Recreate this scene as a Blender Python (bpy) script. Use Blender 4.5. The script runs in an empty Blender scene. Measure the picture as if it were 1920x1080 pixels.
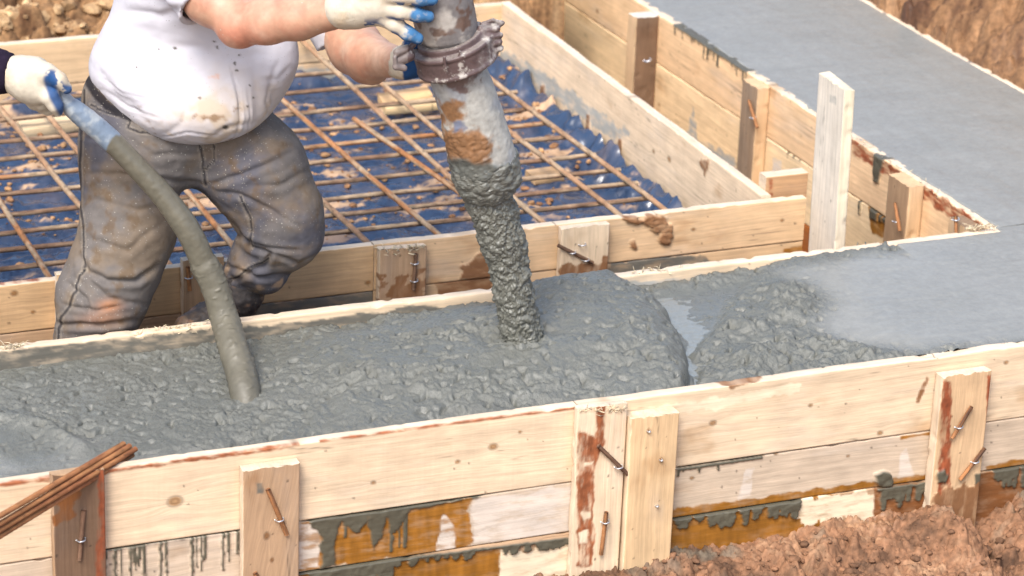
import bpy, math
import numpy as np
from mathutils import Matrix, Vector

# ------------------------------------------------------------------ camera, world, sun, exposure
S = bpy.context.scene
COL = S.collection
FPX, CAMH = 5500.0, 2.6
R = np.array([[0.9277082928092923, 0.1097420523158181, -0.3568108818497278],
              [-0.37147133398254684, 0.36602528006122914, -0.8532494022179716],
              [0.03696446242129565, 0.9241115605323911, 0.38033071425838544]])
C0 = np.array([0, 0, CAMH])
cd = bpy.data.cameras.new('camera'); cam = bpy.data.objects.new('camera', cd); COL.objects.link(cam)
m4 = Matrix([list(R[i]) + [C0[i]] for i in range(3)] + [[0, 0, 0, 1]])
cam.matrix_world = m4
cd.sensor_width = 36; cd.lens = FPX / 1920 * 36; cd.clip_start = 0.1; cd.clip_end = 500
cd.dof.use_dof = True; cd.dof.focus_distance = 6.35; cd.dof.aperture_fstop = 5.0
S.camera = cam

SUN_EL, SUN_AZ = math.radians(52), math.radians(222)      # azimuth: direction the light comes from, from +Y clockwise
W = bpy.data.worlds.new('World'); S.world = W; W.use_nodes = True
nt = W.node_tree; bg = nt.nodes['Background']
sky = nt.nodes.new('ShaderNodeTexSky'); sky.sky_type = 'NISHITA'; sky.sun_disc = False
sky.sun_elevation = SUN_EL; sky.sun_rotation = SUN_AZ; sky.air_density = 1.0; sky.dust_density = 3.0; sky.ozone_density = 1.0
nt.links.new(sky.outputs[0], bg.inputs[0]); bg.inputs[1].default_value = 0.15
sl = bpy.data.lights.new('sun', 'SUN'); sl.energy = 1.85; sl.angle = math.radians(24); sl.color = (1, .975, .93)
so = bpy.data.objects.new('sun', sl); COL.objects.link(so)
sd = Vector((math.sin(SUN_AZ) * math.cos(SUN_EL), math.cos(SUN_AZ) * math.cos(SUN_EL), math.sin(SUN_EL)))
so.rotation_euler = sd.to_track_quat('Z', 'Y').to_euler()
S.view_settings.view_transform = 'Standard'; S.view_settings.look = 'None'; S.view_settings.gamma = 1
S.view_settings.exposure = 1.08

# ------------------------------------------------------------------ measuring helpers (photo pixel -> world point)
def ray(x, y): return R @ np.array([x - 960.0, -(y - 540.0), -FPX])
def PZ(x, y, z=0.0):
    d = ray(x, y); return C0 + d * ((z - CAMH) / d[2])
def PY(x, y, Y):
    d = ray(x, y); return C0 + d * (Y / d[1])
def PX(x, y, X):
    d = ray(x, y); return C0 + d * (X / d[0])
def proj(P):
    c = (np.asarray(P) - C0) @ R
    return np.stack([960 + FPX * c[..., 0] / -c[..., 2], 540 - FPX * c[..., 1] / -c[..., 2]], -1), -c[..., 2]
def J(x, y, Y, r):
    p = PY(x, y, Y); return p, r * proj(p)[1] / FPX
AX = lambda *a: np.array(a, float)
def unit(v): v = np.asarray(v, float); return v / np.linalg.norm(v)
def lin(r, g, b):
    o = []
    for c in (r, g, b):
        c /= 255; o.append(c / 12.92 if c <= .04045 else ((c + .055) / 1.055) ** 2.4)
    return np.array(o)

# ------------------------------------------------------------------ noise
_rs = np.random.RandomState(7)
_perm = _rs.permutation(256); _perm = np.concatenate([_perm, _perm, _perm])
_g3 = _rs.normal(size=(256, 3)); _g3 /= np.linalg.norm(_g3, axis=1)[:, None]
def perlin(P):
    P = np.asarray(P, float); sh = P.shape[:-1]; P = P.reshape(-1, 3)
    i = np.floor(P).astype(int); f = P - i; i &= 255
    u = f * f * f * (f * (f * 6 - 15) + 10); out = 0
    for dx in (0, 1):
        for dy in (0, 1):
            for dz in (0, 1):
                h = _perm[_perm[_perm[i[:, 0] + dx] + i[:, 1] + dy] + i[:, 2] + dz] % 256
                g = _g3[h]
                d = (f - np.array([dx, dy, dz])); dot = (g * d).sum(1)
                w = (u[:, 0] if dx else 1 - u[:, 0]) * (u[:, 1] if dy else 1 - u[:, 1]) * (u[:, 2] if dz else 1 - u[:, 2])
                out = out + dot * w
    return (out * 1.5).reshape(sh)
def fbm(P, oct=4, lac=2.1, gain=.5, kind='n'):
    P = np.asarray(P, float); a = 1.0; s = 0; t = 0
    for k in range(oct):
        n = perlin(P + 17.3 * k)
        if kind == 'b': n = np.abs(n) * 2 - .5
        elif kind == 'r': n = .5 - np.abs(n) * 2
        s = s + a * n; t += a; a *= gain; P = P * lac
    return s / t
def worley(P, seed=0):
    """2D cellular: distance to nearest and second nearest feature point"""
    P = np.asarray(P, float); sh = P.shape[:-1]; P = P.reshape(-1, 2)
    i = np.floor(P).astype(int); d1 = np.full(len(P), 9.); d2 = np.full(len(P), 9.); idn = np.zeros(len(P))
    for dx in (-1, 0, 1):
        for dy in (-1, 0, 1):
            a = (i[:, 0] + dx) & 255; b = (i[:, 1] + dy) & 255
            h = _perm[_perm[a] + b + seed % 50] % 256; h2 = _perm[h + 31]
            q = np.stack([i[:, 0] + dx + h / 256., i[:, 1] + dy + h2 / 256.], 1)
            d = np.linalg.norm(P - q, axis=1)
            c = d < d1; d2 = np.where(c, d1, np.minimum(d2, d)); idn = np.where(c, h / 256., idn); d1 = np.where(c, d, d1)
    return d1.reshape(sh), d2.reshape(sh), idn.reshape(sh)
def sstep(a, b, x):
    t = np.clip((x - a) / (b - a), 0, 1); return t * t * (3 - 2 * t)
def v3(x, y, z=0.0):
    x, y, z = np.broadcast_arrays(x, y, z); return np.stack([x, y, z], -1)
def inpoly(x, y, poly):
    poly = np.asarray(poly, float); c = np.zeros(x.shape, bool); n = len(poly)
    for k in range(n):
        x0, y0 = poly[k][:2]; x1, y1 = poly[(k + 1) % n][:2]
        if y0 == y1: continue
        cond = ((y0 > y) != (y1 > y)) & (x < (x1 - x0) * (y - y0) / (y1 - y0) + x0)
        c ^= cond
    return c
def dline(x, y, pl, closed=False):
    pl = np.asarray(pl, float); d = np.full(x.shape, 1e9); n = len(pl); tt = np.zeros(x.shape)
    for k in range(n if closed else n - 1):
        a = pl[k][:2]; b = pl[(k + 1) % n][:2]; e = b - a; L = (e * e).sum() + 1e-12
        t = np.clip(((x - a[0]) * e[0] + (y - a[1]) * e[1]) / L, 0, 1)
        q = np.hypot(x - a[0] - t * e[0], y - a[1] - t * e[1])
        tt = np.where(q < d, (k + t) / max(1, n - 1), tt); d = np.minimum(d, q)
    return d, tt
def sdpoly(x, y, poly):
    d, _ = dline(x, y, poly, True); return np.where(inpoly(x, y, poly), -d, d)

# ------------------------------------------------------------------ mesh building
def tag(o, label=None, cat=None, group=None, kind=None):
    if label: o['label'] = label
    if cat: o['category'] = cat
    if group: o['group'] = group
    if kind: o['kind'] = kind
    return o
def link(name, me, mat, parent=None, smooth=True):
    if mat is not None: me.materials.append(mat)
    if smooth:
        me.polygons.foreach_set('use_smooth', np.ones(len(me.polygons), bool))
    o = bpy.data.objects.new(name, me); COL.objects.link(o)
    if parent: o.parent = parent; o.matrix_parent_inverse = parent.matrix_world.inverted()
    return o
def empty(name, loc=(0, 0, 0)):
    o = bpy.data.objects.new(name, None); COL.objects.link(o); o.location = loc
    o.matrix_world = Matrix.Translation(Vector(loc)); o.empty_display_size = .05; return o
def mesh_np(name, V, F, attrs=None):
    V = np.asarray(V, np.float32); me = bpy.data.meshes.new(name)
    if isinstance(F, np.ndarray):
        n = F.shape[1]; me.vertices.add(len(V)); me.vertices.foreach_set('co', V.ravel())
        me.loops.add(F.size); me.loops.foreach_set('vertex_index', F.astype(np.int32).ravel())
        me.polygons.add(len(F)); me.polygons.foreach_set('loop_start', np.arange(0, F.size, n, dtype=np.int32))
        me.update(calc_edges=True)
    else:
        me.from_pydata(V.tolist(), [], F); me.update()
    me.validate()
    for k, a in (attrs or {}).items():
        a = np.asarray(a, np.float32)
        if a.ndim == 1:
            at = me.attributes.new(k, 'FLOAT', 'POINT'); at.data.foreach_set('value', a)
        elif k == 'gr':
            at = me.attributes.new(k, 'FLOAT_VECTOR', 'POINT'); at.data.foreach_set('vector', a.ravel())
        else:
            if a.shape[1] == 3: a = np.concatenate([a, np.ones((len(a), 1), np.float32)], 1)
            at = me.attributes.new(k, 'FLOAT_COLOR', 'POINT'); at.data.foreach_set('color', a.ravel())
    return me
def grid_faces(nu, nv, closed_v=False):
    i = np.arange(nu - 1)[:, None]; j = np.arange(nv if closed_v else nv - 1)[None, :]
    j2 = (j + 1) % nv
    return np.stack([i * nv + j, (i + 1) * nv + j, (i + 1) * nv + j2, i * nv + j2], -1).reshape(-1, 4)
def join(parts):
    """parts: list of (V, F(list or array), attrs) -> one"""
    V = []; F = []; off = 0; A = {}
    for v, f, a in parts:
        V.append(v); F += [[q + off for q in p] for p in (f.tolist() if isinstance(f, np.ndarray) else f)]
        for k in a: A.setdefault(k, []).append(a[k])
        off += len(v)
    return np.concatenate(V), F, {k: np.concatenate(x) for k, x in A.items()}
def normals_of(V, F):
    a = V[F[:, 0]]; b = V[F[:, 1]]; c = V[F[:, 2]]; d = V[F[:, 3]] if F.shape[1] > 3 else c
    n = np.cross(c - a, d - b) if F.shape[1] > 3 else np.cross(b - a, c - a)
    N = np.zeros_like(V)
    for k in range(F.shape[1]): np.add.at(N, F[:, k], n)
    return N / (np.linalg.norm(N, axis=1)[:, None] + 1e-12)

def spline(pts, n):
    pts = np.asarray(pts, float); k = len(pts)
    if k == 2: return pts[0] + (pts[1] - pts[0]) * np.linspace(0, 1, n)[:, None]
    P = np.concatenate([[2 * pts[0] - pts[1]], pts, [2 * pts[-1] - pts[-2]]])
    u = np.linspace(0, k - 1 - 1e-9, n); i = u.astype(int); t = (u - i)[:, None]
    a, b, c, d = P[i], P[i + 1], P[i + 2], P[i + 3]
    return .5 * (2 * b + (c - a) * t + (2 * a - 5 * b + 4 * c - d) * t * t + (3 * b - a - 3 * c + d) * t ** 3)
def tube(path, radii, nth=16, caps=True):
    """returns V, F(list), s, theta, N arrays; V has caps centre verts at the end"""
    path = np.asarray(path, float); n = len(path); radii = np.broadcast_to(radii, (n,))
    T = np.gradient(path, axis=0); T /= np.linalg.norm(T, axis=1)[:, None]
    up = AX(0, 0, 1) if abs(T[0][2]) < .8 else AX(0, -1, 0)
    B = []
    b = unit(np.cross(T[0], up))
    for k in range(n):
        b = unit(b - T[k] * (b @ T[k])); B.append(b)
    B = np.array(B); D = np.cross(T, B)
    th = np.linspace(0, 2 * np.pi, nth, endpoint=False)
    Nn = B[:, None] * np.cos(th)[None, :, None] + D[:, None] * np.sin(th)[None, :, None]
    V = path[:, None] + Nn * radii[:, None, None]
    F = grid_faces(n, nth, True)
    s = np.concatenate([[0], np.cumsum(np.linalg.norm(np.diff(path, axis=0), axis=1))])
    V = V.reshape(-1, 3); Nn = Nn.reshape(-1, 3); s = np.repeat(s, nth); th = np.tile(th, n)
    return V, F, s, th, Nn
def capped(V, F, nth, n):
    c0 = V[:nth].mean(0); c1 = V[-nth:].mean(0); k = len(V)
    V2 = np.concatenate([V, [c0, c1]])
    F2 = F.tolist() + [[(j + 1) % nth, j, k] for j in range(nth)] + [[(n - 1) * nth + j, (n - 1) * nth + (j + 1) % nth, k + 1] for j in range(nth)]
    return V2, F2

# signed distance modelling -> surface nets
class Field:
    def __init__(s, lo, hi, h):
        s.lo = np.array(lo, float); s.h = h
        s.n = np.maximum(4, np.ceil((np.array(hi) - s.lo) / h).astype(int) + 1)
        s.ax = [s.lo[k] + h * np.arange(s.n[k]) for k in range(3)]
        s.D = np.full(s.n, .12, np.float32)
    def _blk(s, lo, hi, m):
        sl = []
        for k in range(3):
            a = int(np.clip((lo[k] - m - s.lo[k]) / s.h, 0, s.n[k])); b = int(np.clip((hi[k] + m - s.lo[k]) / s.h + 2, 0, s.n[k]))
            sl.append(slice(a, b))
        G = np.meshgrid(*[s.ax[k][sl[k]] for k in range(3)], indexing='ij', sparse=True)
        return tuple(sl), G
    def _add(s, sl, d, k):
        o = s.D[sl]
        if k > 0:
            h = np.maximum(k - np.abs(o - d), 0) / k; s.D[sl] = np.minimum(o, d) - h * h * k * .25
        else: s.D[sl] = np.minimum(o, d)
    def cone(s, a, b, ra=None, rb=None, k=.02):
        if ra is None:
            (a, ra), (b, rb) = a, b
        a = np.asarray(a, float); b = np.asarray(b, float); rm = max(ra, rb)
        sl, G = s._blk(np.minimum(a, b) - rm, np.maximum(a, b) + rm, k + .02)
        e = b - a; L = (e * e).sum() + 1e-12
        t = ((G[0] - a[0]) * e[0] + (G[1] - a[1]) * e[1] + (G[2] - a[2]) * e[2]) / L
        t = np.clip(t, 0, 1)
        d = np.sqrt((G[0] - a[0] - t * e[0]) ** 2 + (G[1] - a[1] - t * e[1]) ** 2 + (G[2] - a[2] - t * e[2]) ** 2) - (ra + (rb - ra) * t)
        s._add(sl, d.astype(np.float32), k); return s
    def chain(s, js, k=.02):
        for a, b in zip(js[:-1], js[1:]): s.cone(a, b, k=k)
        return s
    def ell(s, c, r, k=.03, M=None):
        c = np.asarray(c, float); r = np.asarray(r, float); rm = r.max()
        sl, G = s._blk(c - rm, c + rm, k + .02)
        x, y, z = G[0] - c[0], G[1] - c[1], G[2] - c[2]
        if M is not None:
            x, y, z = (M[0][0] * x + M[0][1] * y + M[0][2] * z, M[1][0] * x + M[1][1] * y + M[1][2] * z, M[2][0] * x + M[2][1] * y + M[2][2] * z)
        k0 = np.sqrt((x / r[0]) ** 2 + (y / r[1]) ** 2 + (z / r[2]) ** 2)
        k1 = np.sqrt((x / r[0] ** 2) ** 2 + (y / r[1] ** 2) ** 2 + (z / r[2] ** 2) ** 2) + 1e-9
        s._add(sl, (k0 * (k0 - 1) / k1).astype(np.float32), k); return s
    def ring(s, c, a, rad, hr, hw, rnd, k=0):
        a = unit(a); c = np.asarray(c, float); rm = rad + hr + hw
        sl, G = s._blk(c - rm, c + rm, k + .02)
        x, y, z = G[0] - c[0], G[1] - c[1], G[2] - c[2]
        t = x * a[0] + y * a[1] + z * a[2]; q = np.sqrt(np.maximum(x * x + y * y + z * z - t * t, 0))
        u = np.abs(q - rad) - hr + rnd; v = np.abs(t) - hw + rnd
        d = np.sqrt(np.maximum(u, 0) ** 2 + np.maximum(v, 0) ** 2) + np.minimum(np.maximum(u, v), 0) - rnd
        s._add(sl, d.astype(np.float32), k); return s
    def cut_plane(s, p, n):
        """remove the side the normal points to"""
        n = unit(n); G = np.meshgrid(*s.ax, indexing='ij', sparse=True)
        d = (G[0] - p[0]) * n[0] + (G[1] - p[1]) * n[1] + (G[2] - p[2]) * n[2]
        s.D = np.maximum(s.D, d.astype(np.float32)); return s
    def mesh(s):
        D = s.D; D[0] = D[-1] = .1; D[:, 0] = D[:, -1] = .1; D[:, :, 0] = D[:, :, -1] = .1
        ins = D < 0; nc = tuple(s.n - 1); acc = np.zeros(nc + (3,), np.float32); cnt = np.zeros(nc, np.float32); faces = []
        for ax in range(3):
            a = [slice(None)] * 3; b = [slice(None)] * 3; a[ax] = slice(0, -1); b[ax] = slice(1, None)
            m = ins[tuple(a)] != ins[tuple(b)]; idx = np.argwhere(m)
            if len(idx) == 0: continue
            f0 = D[tuple(idx.T)]; j = idx.copy(); j[:, ax] += 1; f1 = D[tuple(j.T)]
            p = idx.astype(np.float32); p[:, ax] += f0 / (f0 - f1)
            o1, o2 = [(1, 2), (2, 0), (0, 1)][ax]
            cs = []
            for d1, d2 in ((1, 1), (0, 1), (0, 0), (1, 0)):
                c = idx.copy(); c[:, o1] -= d1; c[:, o2] -= d2; cs.append(c)
                for q in range(3): np.add.at(acc[..., q], tuple(c.T), p[:, q])
                np.add.at(cnt, tuple(c.T), 1)
            faces.append((cs, f0 < 0))
        ids = -np.ones(nc, int); msk = cnt > 0; ids[msk] = np.arange(msk.sum())
        V = acc[msk] / cnt[msk][:, None] * s.h + s.lo
        F = []
        for cs, pos in faces:
            q = np.stack([ids[tuple(c.T)] for c in cs], 1)
            q[~pos] = q[~pos][:, ::-1]; F.append(q)
        return V.astype(float), np.concatenate(F)

# ------------------------------------------------------------------ materials
def newmat(name):
    m = bpy.data.materials.new(name); m.use_nodes = True; return m, m.node_tree, m.node_tree.nodes['Principled BSDF']
def N_(t, typ, **kw):
    n = t.nodes.new(typ)
    for k, v in kw.items():
        if k.startswith('i_'): n.inputs[k[2:].replace('_', ' ')].default_value = v
        else: setattr(n, k, v)
    return n
def mapr(t, src, a, b, c, d):
    n = t.nodes.new('ShaderNodeMapRange'); n.inputs[1].default_value = a; n.inputs[2].default_value = b
    n.inputs[3].default_value = c; n.inputs[4].default_value = d; t.links.new(src, n.inputs[0]); return n.outputs[0]
def mul_col(t, col, fac):
    n = t.nodes.new('ShaderNodeVectorMath'); n.operation = 'SCALE'; t.links.new(col, n.inputs[0]); t.links.new(fac, n.inputs['Scale']); return n.outputs[0]
def math2(t, op, a, b):
    n = t.nodes.new('ShaderNodeMath'); n.operation = op
    for i, x in enumerate((a, b)):
        if isinstance(x, (int, float)): n.inputs[i].default_value = x
        else: t.links.new(x, n.inputs[i])
    return n.outputs[0]
def mat_wood():
    m, t, p = newmat('sawn pine boards')
    col = N_(t, 'ShaderNodeAttribute', attribute_name='col'); gr = N_(t, 'ShaderNodeAttribute', attribute_name='gr')
    wet = N_(t, 'ShaderNodeAttribute', attribute_name='wet'); gm = N_(t, 'ShaderNodeAttribute', attribute_name='gm')
    mp = N_(t, 'ShaderNodeMapping'); mp.inputs['Scale'].default_value = (2.6, 120, 60); t.links.new(gr.outputs['Vector'], mp.inputs[0])
    n1 = N_(t, 'ShaderNodeTexNoise', i_Scale=1.0, i_Detail=4.0, i_Roughness=.62); t.links.new(mp.outputs[0], n1.inputs['Vector'])
    mp2 = N_(t, 'ShaderNodeMapping'); mp2.inputs['Scale'].default_value = (22, 420, 300); t.links.new(gr.outputs['Vector'], mp2.inputs[0])
    n2 = N_(t, 'ShaderNodeTexNoise', i_Scale=1.0, i_Detail=2.0); t.links.new(mp2.outputs[0], n2.inputs['Vector'])
    n3 = N_(t, 'ShaderNodeTexNoise', i_Scale=14.0, i_Detail=4.0); t.links.new(gr.outputs['Vector'], n3.inputs['Vector'])
    a = mapr(t, n1.outputs[0], .36, .62, .86, 1.05); b = mapr(t, n2.outputs[0], .3, .7, .93, 1.06); c = mapr(t, n3.outputs[0], .3, .7, .90, 1.07)
    g = math2(t, 'MULTIPLY', math2(t, 'MULTIPLY', a, b), c)
    mx = N_(t, 'ShaderNodeMix'); mx.data_type = 'FLOAT'; mx.inputs[2].default_value = 1.0
    t.links.new(gm.outputs['Fac'], mx.inputs[0]); t.links.new(g, mx.inputs[3])
    t.links.new(mul_col(t, col.outputs['Color'], mx.outputs[0]), p.inputs['Base Color'])
    t.links.new(mapr(t, wet.outputs['Fac'], 0, 1, .82, .30), p.inputs['Roughness'])
    p.inputs['Specular IOR Level'].default_value = .35
    bp = N_(t, 'ShaderNodeBump', i_Strength=.35, i_Distance=.002); t.links.new(n1.outputs[0], bp.inputs['Height']); t.links.new(bp.outputs[0], p.inputs['Normal'])
    return m
def mat_paint(name, rough=.7, scale=30., var=.12, bscale=200., bstr=.3, bdist=.002, spec=.4, use_rgh=False, base=None, sss=0, metal=0, specks=None, battr=False):
    """painted attribute 'col' (or base colour) with noise variation and bump; specks=(scale, thr, colour)"""
    m, t, p = newmat(name)
    tc = N_(t, 'ShaderNodeTexCoord')
    n1 = N_(t, 'ShaderNodeTexNoise', i_Scale=scale, i_Detail=6.0, i_Roughness=.6); t.links.new(tc.outputs['Object'], n1.inputs['Vector'])
    fac = mapr(t, n1.outputs[0], .3, .7, 1 - var, 1 + var)
    if base is None:
        src = N_(t, 'ShaderNodeAttribute', attribute_name='col').outputs['Color']
    else:
        c = N_(t, 'ShaderNodeRGB'); c.outputs[0].default_value = (*base, 1); src = c.outputs[0]
    out = mul_col(t, src, fac)
    if specks:
        for sc, thr, cc in specks:
            vo = N_(t, 'ShaderNodeTexVoronoi', i_Scale=sc); t.links.new(tc.outputs['Object'], vo.inputs['Vector'])
            msk = mapr(t, vo.outputs['Distance'], thr, thr * .6, 0, 1)
            n4 = N_(t, 'ShaderNodeTexNoise', i_Scale=sc * .12, i_Detail=2.0); t.links.new(tc.outputs['Object'], n4.inputs['Vector'])
            msk = math2(t, 'MULTIPLY', msk, mapr(t, n4.outputs[0], .47, .55, 0, 1))
            mx = N_(t, 'ShaderNodeMix'); mx.data_type = 'RGBA'; t.links.new(msk, mx.inputs[0]); t.links.new(out, mx.inputs[6])
            mx.inputs[7].default_value = (*cc, 1); out = mx.outputs[2]
    t.links.new(out, p.inputs['Base Color'])
    n2 = N_(t, 'ShaderNodeTexNoise', i_Scale=bscale, i_Detail=5.0, i_Roughness=.6); t.links.new(tc.outputs['Object'], n2.inputs['Vector'])
    bp = N_(t, 'ShaderNodeBump', i_Strength=bstr, i_Distance=bdist); t.links.new(n2.outputs[0], bp.inputs['Height'])
    if battr: t.links.new(math2(t, 'MULTIPLY', N_(t, 'ShaderNodeAttribute', attribute_name='bmp').outputs['Fac'], bstr), bp.inputs['Strength']); t.links.new(bp.outputs[0], p.inputs['Normal'])
    p.inputs['Specular IOR Level'].default_value = spec; p.inputs['Metallic'].default_value = metal
    if use_rgh:
        at = N_(t, 'ShaderNodeAttribute', attribute_name='rgh'); r2 = mapr(t, n2.outputs[0], .35, .65, -.06, .08)
        t.links.new(math2(t, 'ADD', at.outputs['Fac'], r2), p.inputs['Roughness'])
    else: p.inputs['Roughness'].default_value = rough
    if sss:
        p.inputs['Subsurface Weight'].default_value = sss; p.inputs['Subsurface Radius'].default_value = (.012, .004, .002); p.inputs['Subsurface Scale'].default_value = 1.0
    return m
M_WOOD = mat_wood()
M_CONC = mat_paint('fresh wet concrete', scale=60, var=.09, bscale=110, bstr=.55, bdist=.006, spec=.5, use_rgh=True, battr=True)
M_LUMP = mat_paint('pouring concrete', scale=60, var=.16, bscale=110, bstr=.55, bdist=.006, spec=.5, use_rgh=True)
M_SOIL = mat_paint('clay soil', rough=.85, scale=70, var=.40, bscale=130, bstr=.9, bdist=.006, spec=.3, use_rgh=True)
M_SHEET = mat_paint('blue plastic sheet', scale=30, var=.12, bscale=60, bstr=.25, bdist=.004, spec=.5, use_rgh=True)
M_REBAR = mat_paint('rusty reinforcing steel', rough=.8, scale=25, var=.35, bscale=300, bstr=.5, spec=.3)
M_STEELPIPE = mat_paint('cement caked steel', scale=50, var=.18, bscale=160, bstr=.6, bdist=.003, spec=.5, use_rgh=True)
M_MUD = mat_paint('wet cement film', scale=60, var=.12, bscale=130, bstr=.25, spec=.5, use_rgh=True)
M_SHIRT = mat_paint('white cotton jersey', rough=.92, scale=12, var=.03, bscale=420, bstr=.25, bdist=.0012, spec=.15, specks=[(60, .085, (.16, .15, .13)), (130, .10, (.2, .19, .17))])
M_JEANS = mat_paint('dirty grey denim', rough=.9, scale=35, var=.14, bscale=520, bstr=.3, bdist=.001, spec=.15, specks=[(85, .13, (.36, .34, .29)), (150, .15, (.32, .30, .26)), (40, .07, (.40, .38, .33))])
M_SKIN = mat_paint('skin', rough=.48, scale=60, var=.11, bscale=260, bstr=.18, bdist=.0012, spec=.4, sss=.06, specks=[(60, .10, (.42, .40, .36))])
M_GLOVE = mat_paint('knitted work glove', rough=.85, scale=60, var=.10, bscale=480, bstr=.4, bdist=.0012, spec=.25)
M_BOOT = mat_paint('muddy rubber boot', rough=.6, scale=60, var=.35, bscale=160, bstr=1.0, bdist=.006, spec=.4, specks=[(90, .2, (.22, .16, .10))])
M_NAIL = mat_paint('galvanised nail', rough=.35, scale=30, var=.1, base=(.55, .56, .58), spec=.5, metal=.8)
M_CLOTH = mat_paint('dark knitted fleece', rough=.95, scale=80, var=.2, bscale=500, bstr=.6, base=(.016, .010, .022), spec=.15)
M_HAIR = mat_paint('hair', rough=.7, scale=90, var=.3, base=(.05, .03, .02), bscale=300, bstr=.8)

# ------------------------------------------------------------------ boards
FRESH = lin(234, 208, 174) * .81
PALE = lin(232, 210, 182) * .80
WASH = lin(216, 194, 168) * .78
BROWN = lin(190, 156, 122) * .80
GREYB = lin(150, 124, 98) * .8
DARK = lin(122, 96, 74) * .8
HONEY = lin(224, 188, 146) * .81
STAKE = lin(222, 212, 196) * .82
KINDS = {  # colour, wetness, grain strength
    'amber': (lin(168, 112, 42) * .72, .75, 1.3), 'slurry': (lin(92, 88, 74) * .82, .8, .0), 'bark': (lin(160, 94, 58) * .8, .35, .9),
    'dirt': (lin(140, 98, 64) * .8, .2, .2), 'white': (lin(222, 208, 192) * .82, 0, .5), 'brown': (lin(134, 84, 44) * .8, .3, .8),
    'grey': (lin(176, 174, 166) * .8, .1, .4), 'greydark': (lin(112, 108, 98) * .8, .4, .5), 'pale': (lin(240, 222, 190) * .85, 0, .5), 'red': (lin(146, 78, 48) * .85, .4, .7)}
def board(name, parent, O, U, D, Wd, L, h, t, base, seed=0, paints=(), drips=(), knots=(), res=.004, edge=None, chip=.002, bow=.0, mat=None, endrag=0.0, wave=.02, toph=None, endcol=None):
    """a board: O = corner of the visible face, U along the length, D across the visible face, Wd through the thickness (away from viewer)"""
    O = np.asarray(O, float); U, D, Wd = unit(U), unit(D), unit(Wd)
    nu = max(2, int(L / res) + 1); nf = max(3, int(h / (res * .8)) + 1); ntp = max(3, int(t / .006) + 1)
    cs = []  # (v, w, face) around the section: front down, bottom, back up, top
    e = .0015
    for q in np.linspace(e, h - e, nf): cs.append((q, 0))
    cs.append((h, e)); cs.append((h, t - e)); cs.append((h - e, t)); cs.append((e, t))
    for q in np.linspace(t - e, e, ntp): cs.append((0, q))
    cs = np.array(cs); nv = len(cs); s = np.linspace(0, L, nu)
    Sg = np.repeat(s[:, None], nv, 1); Vg = np.repeat(cs[None, :, 0], nu, 0); Wg = np.repeat(cs[None, :, 1], nu, 0)
    sd_ = seed * 13.7
    # geometry irregularities
    topn = fbm(v3(Sg * 6 + sd_, 0 * Sg + .3, sd_), 3) * chip * 1.5 + np.minimum(0, -np.maximum(0, perlin(v3(Sg * 25 + sd_, Wg * 40, 2.2)) - .25)) * chip * 4
    near_top = np.exp(-Vg / .006)
    Vd = Vg - topn * near_top * 1.0
    if endrag > 0:
        rag = (perlin(v3(Vg * 60, Wg * 60, sd_)) + .5 * perlin(v3(Vg * 260, Wg * 260, sd_ + 3))) * endrag * .7
        endw = np.exp(-Sg / .012); Sd = Sg + rag * endw
    else: Sd = Sg
    front = (Wg == 0)
    relief = fbm(v3(Sg * 12 + sd_, Vg * 30, sd_), 3) * .0012
    cup = bow * (Sg / L - .5) ** 2
    # colour
    nlow = fbm(v3(Sg * 2.2 + sd_, Vg * 7, sd_), 3); nmid = fbm(v3(Sg * 9 + sd_, Vg * 22, Wg * 20 + 4), 4)
    g = Vg + wave * (fbm(v3(Sg * 1.3 + sd_, Vg * 3, sd_ + 5), 2)) + .003 * nmid + 40 * seed * .011
    colr = np.empty(Sg.shape + (3,)); colr[:] = base
    colr *= (1 + .13 * nlow + .10 * nmid)[..., None]
    ec = base * 1.06 if edge is None else edge
    istop = Vg == 0
    colr[istop] = (ec * (1 + .16 * nmid)[..., None])[istop]
    wet = np.zeros(Sg.shape); gm = np.ones(Sg.shape)
    def tosv(px, py):
        d = ray(px, py); n = Wd; tt = ((O - C0) @ n) / (d @ n); p = C0 + d * tt - O; return p @ U, p @ D
    rk = np.random.RandomState(seed + 5)
    kn = [(tosv(k[0], k[1]) + (k[2],)) for k in knots] + [(rk.uniform(0, L), rk.uniform(.15, .85) * h, rk.uniform(.003, .008)) for _ in range(int(L * h * 9))]
    for ks, kv, kr in kn:
        dd = np.hypot((Sg - ks) * .75, Vg - kv)
        g = g + np.sign(Vg - kv + 1e-6) * kr * 1.6 * np.exp(-(dd / (kr * 3.2)) ** 2) * (1 - np.exp(-(np.abs(Vg - kv) / (kr * .7)) ** 2))
        kk = sstep(kr * 1.1, kr * .75, dd); ring = .5 + .5 * np.sin(dd / kr * 9)
        colr = colr * (1 - kk[..., None]) + kk[..., None] * base * AX(.50, .38, .27) * (.8 + .35 * ring[..., None])
        halo = sstep(kr * 1.5, kr * 1.05, dd) * (1 - kk); colr *= (1 - .45 * halo)[..., None]
        gm = gm * (1 - .7 * kk)
    ck = sstep(.035, .0, np.abs(perlin(v3(Sg * 1.7 + sd_, Vg * 55, 3.3)))) * sstep(.22, .42, perlin(v3(Sg * 3.1 + sd_, Vg * 25, 9.1))); colr *= (1 - .45 * ck)[..., None]
    gy = sstep(.05, .45, fbm(v3(Sg * 3.3 + sd_, Vg * 12, 5.5), 5, gain=.6))[..., None]; colr = colr * (1 - .20 * gy) + .20 * gy * colr.mean(-1, keepdims=True) * AX(.84, .80, .76)
    saw = 1 + .035 * perlin(v3(Sg * 190 + sd_, Vg * 6, 1.)) * (seed % 2); colr *= saw[..., None]
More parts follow.
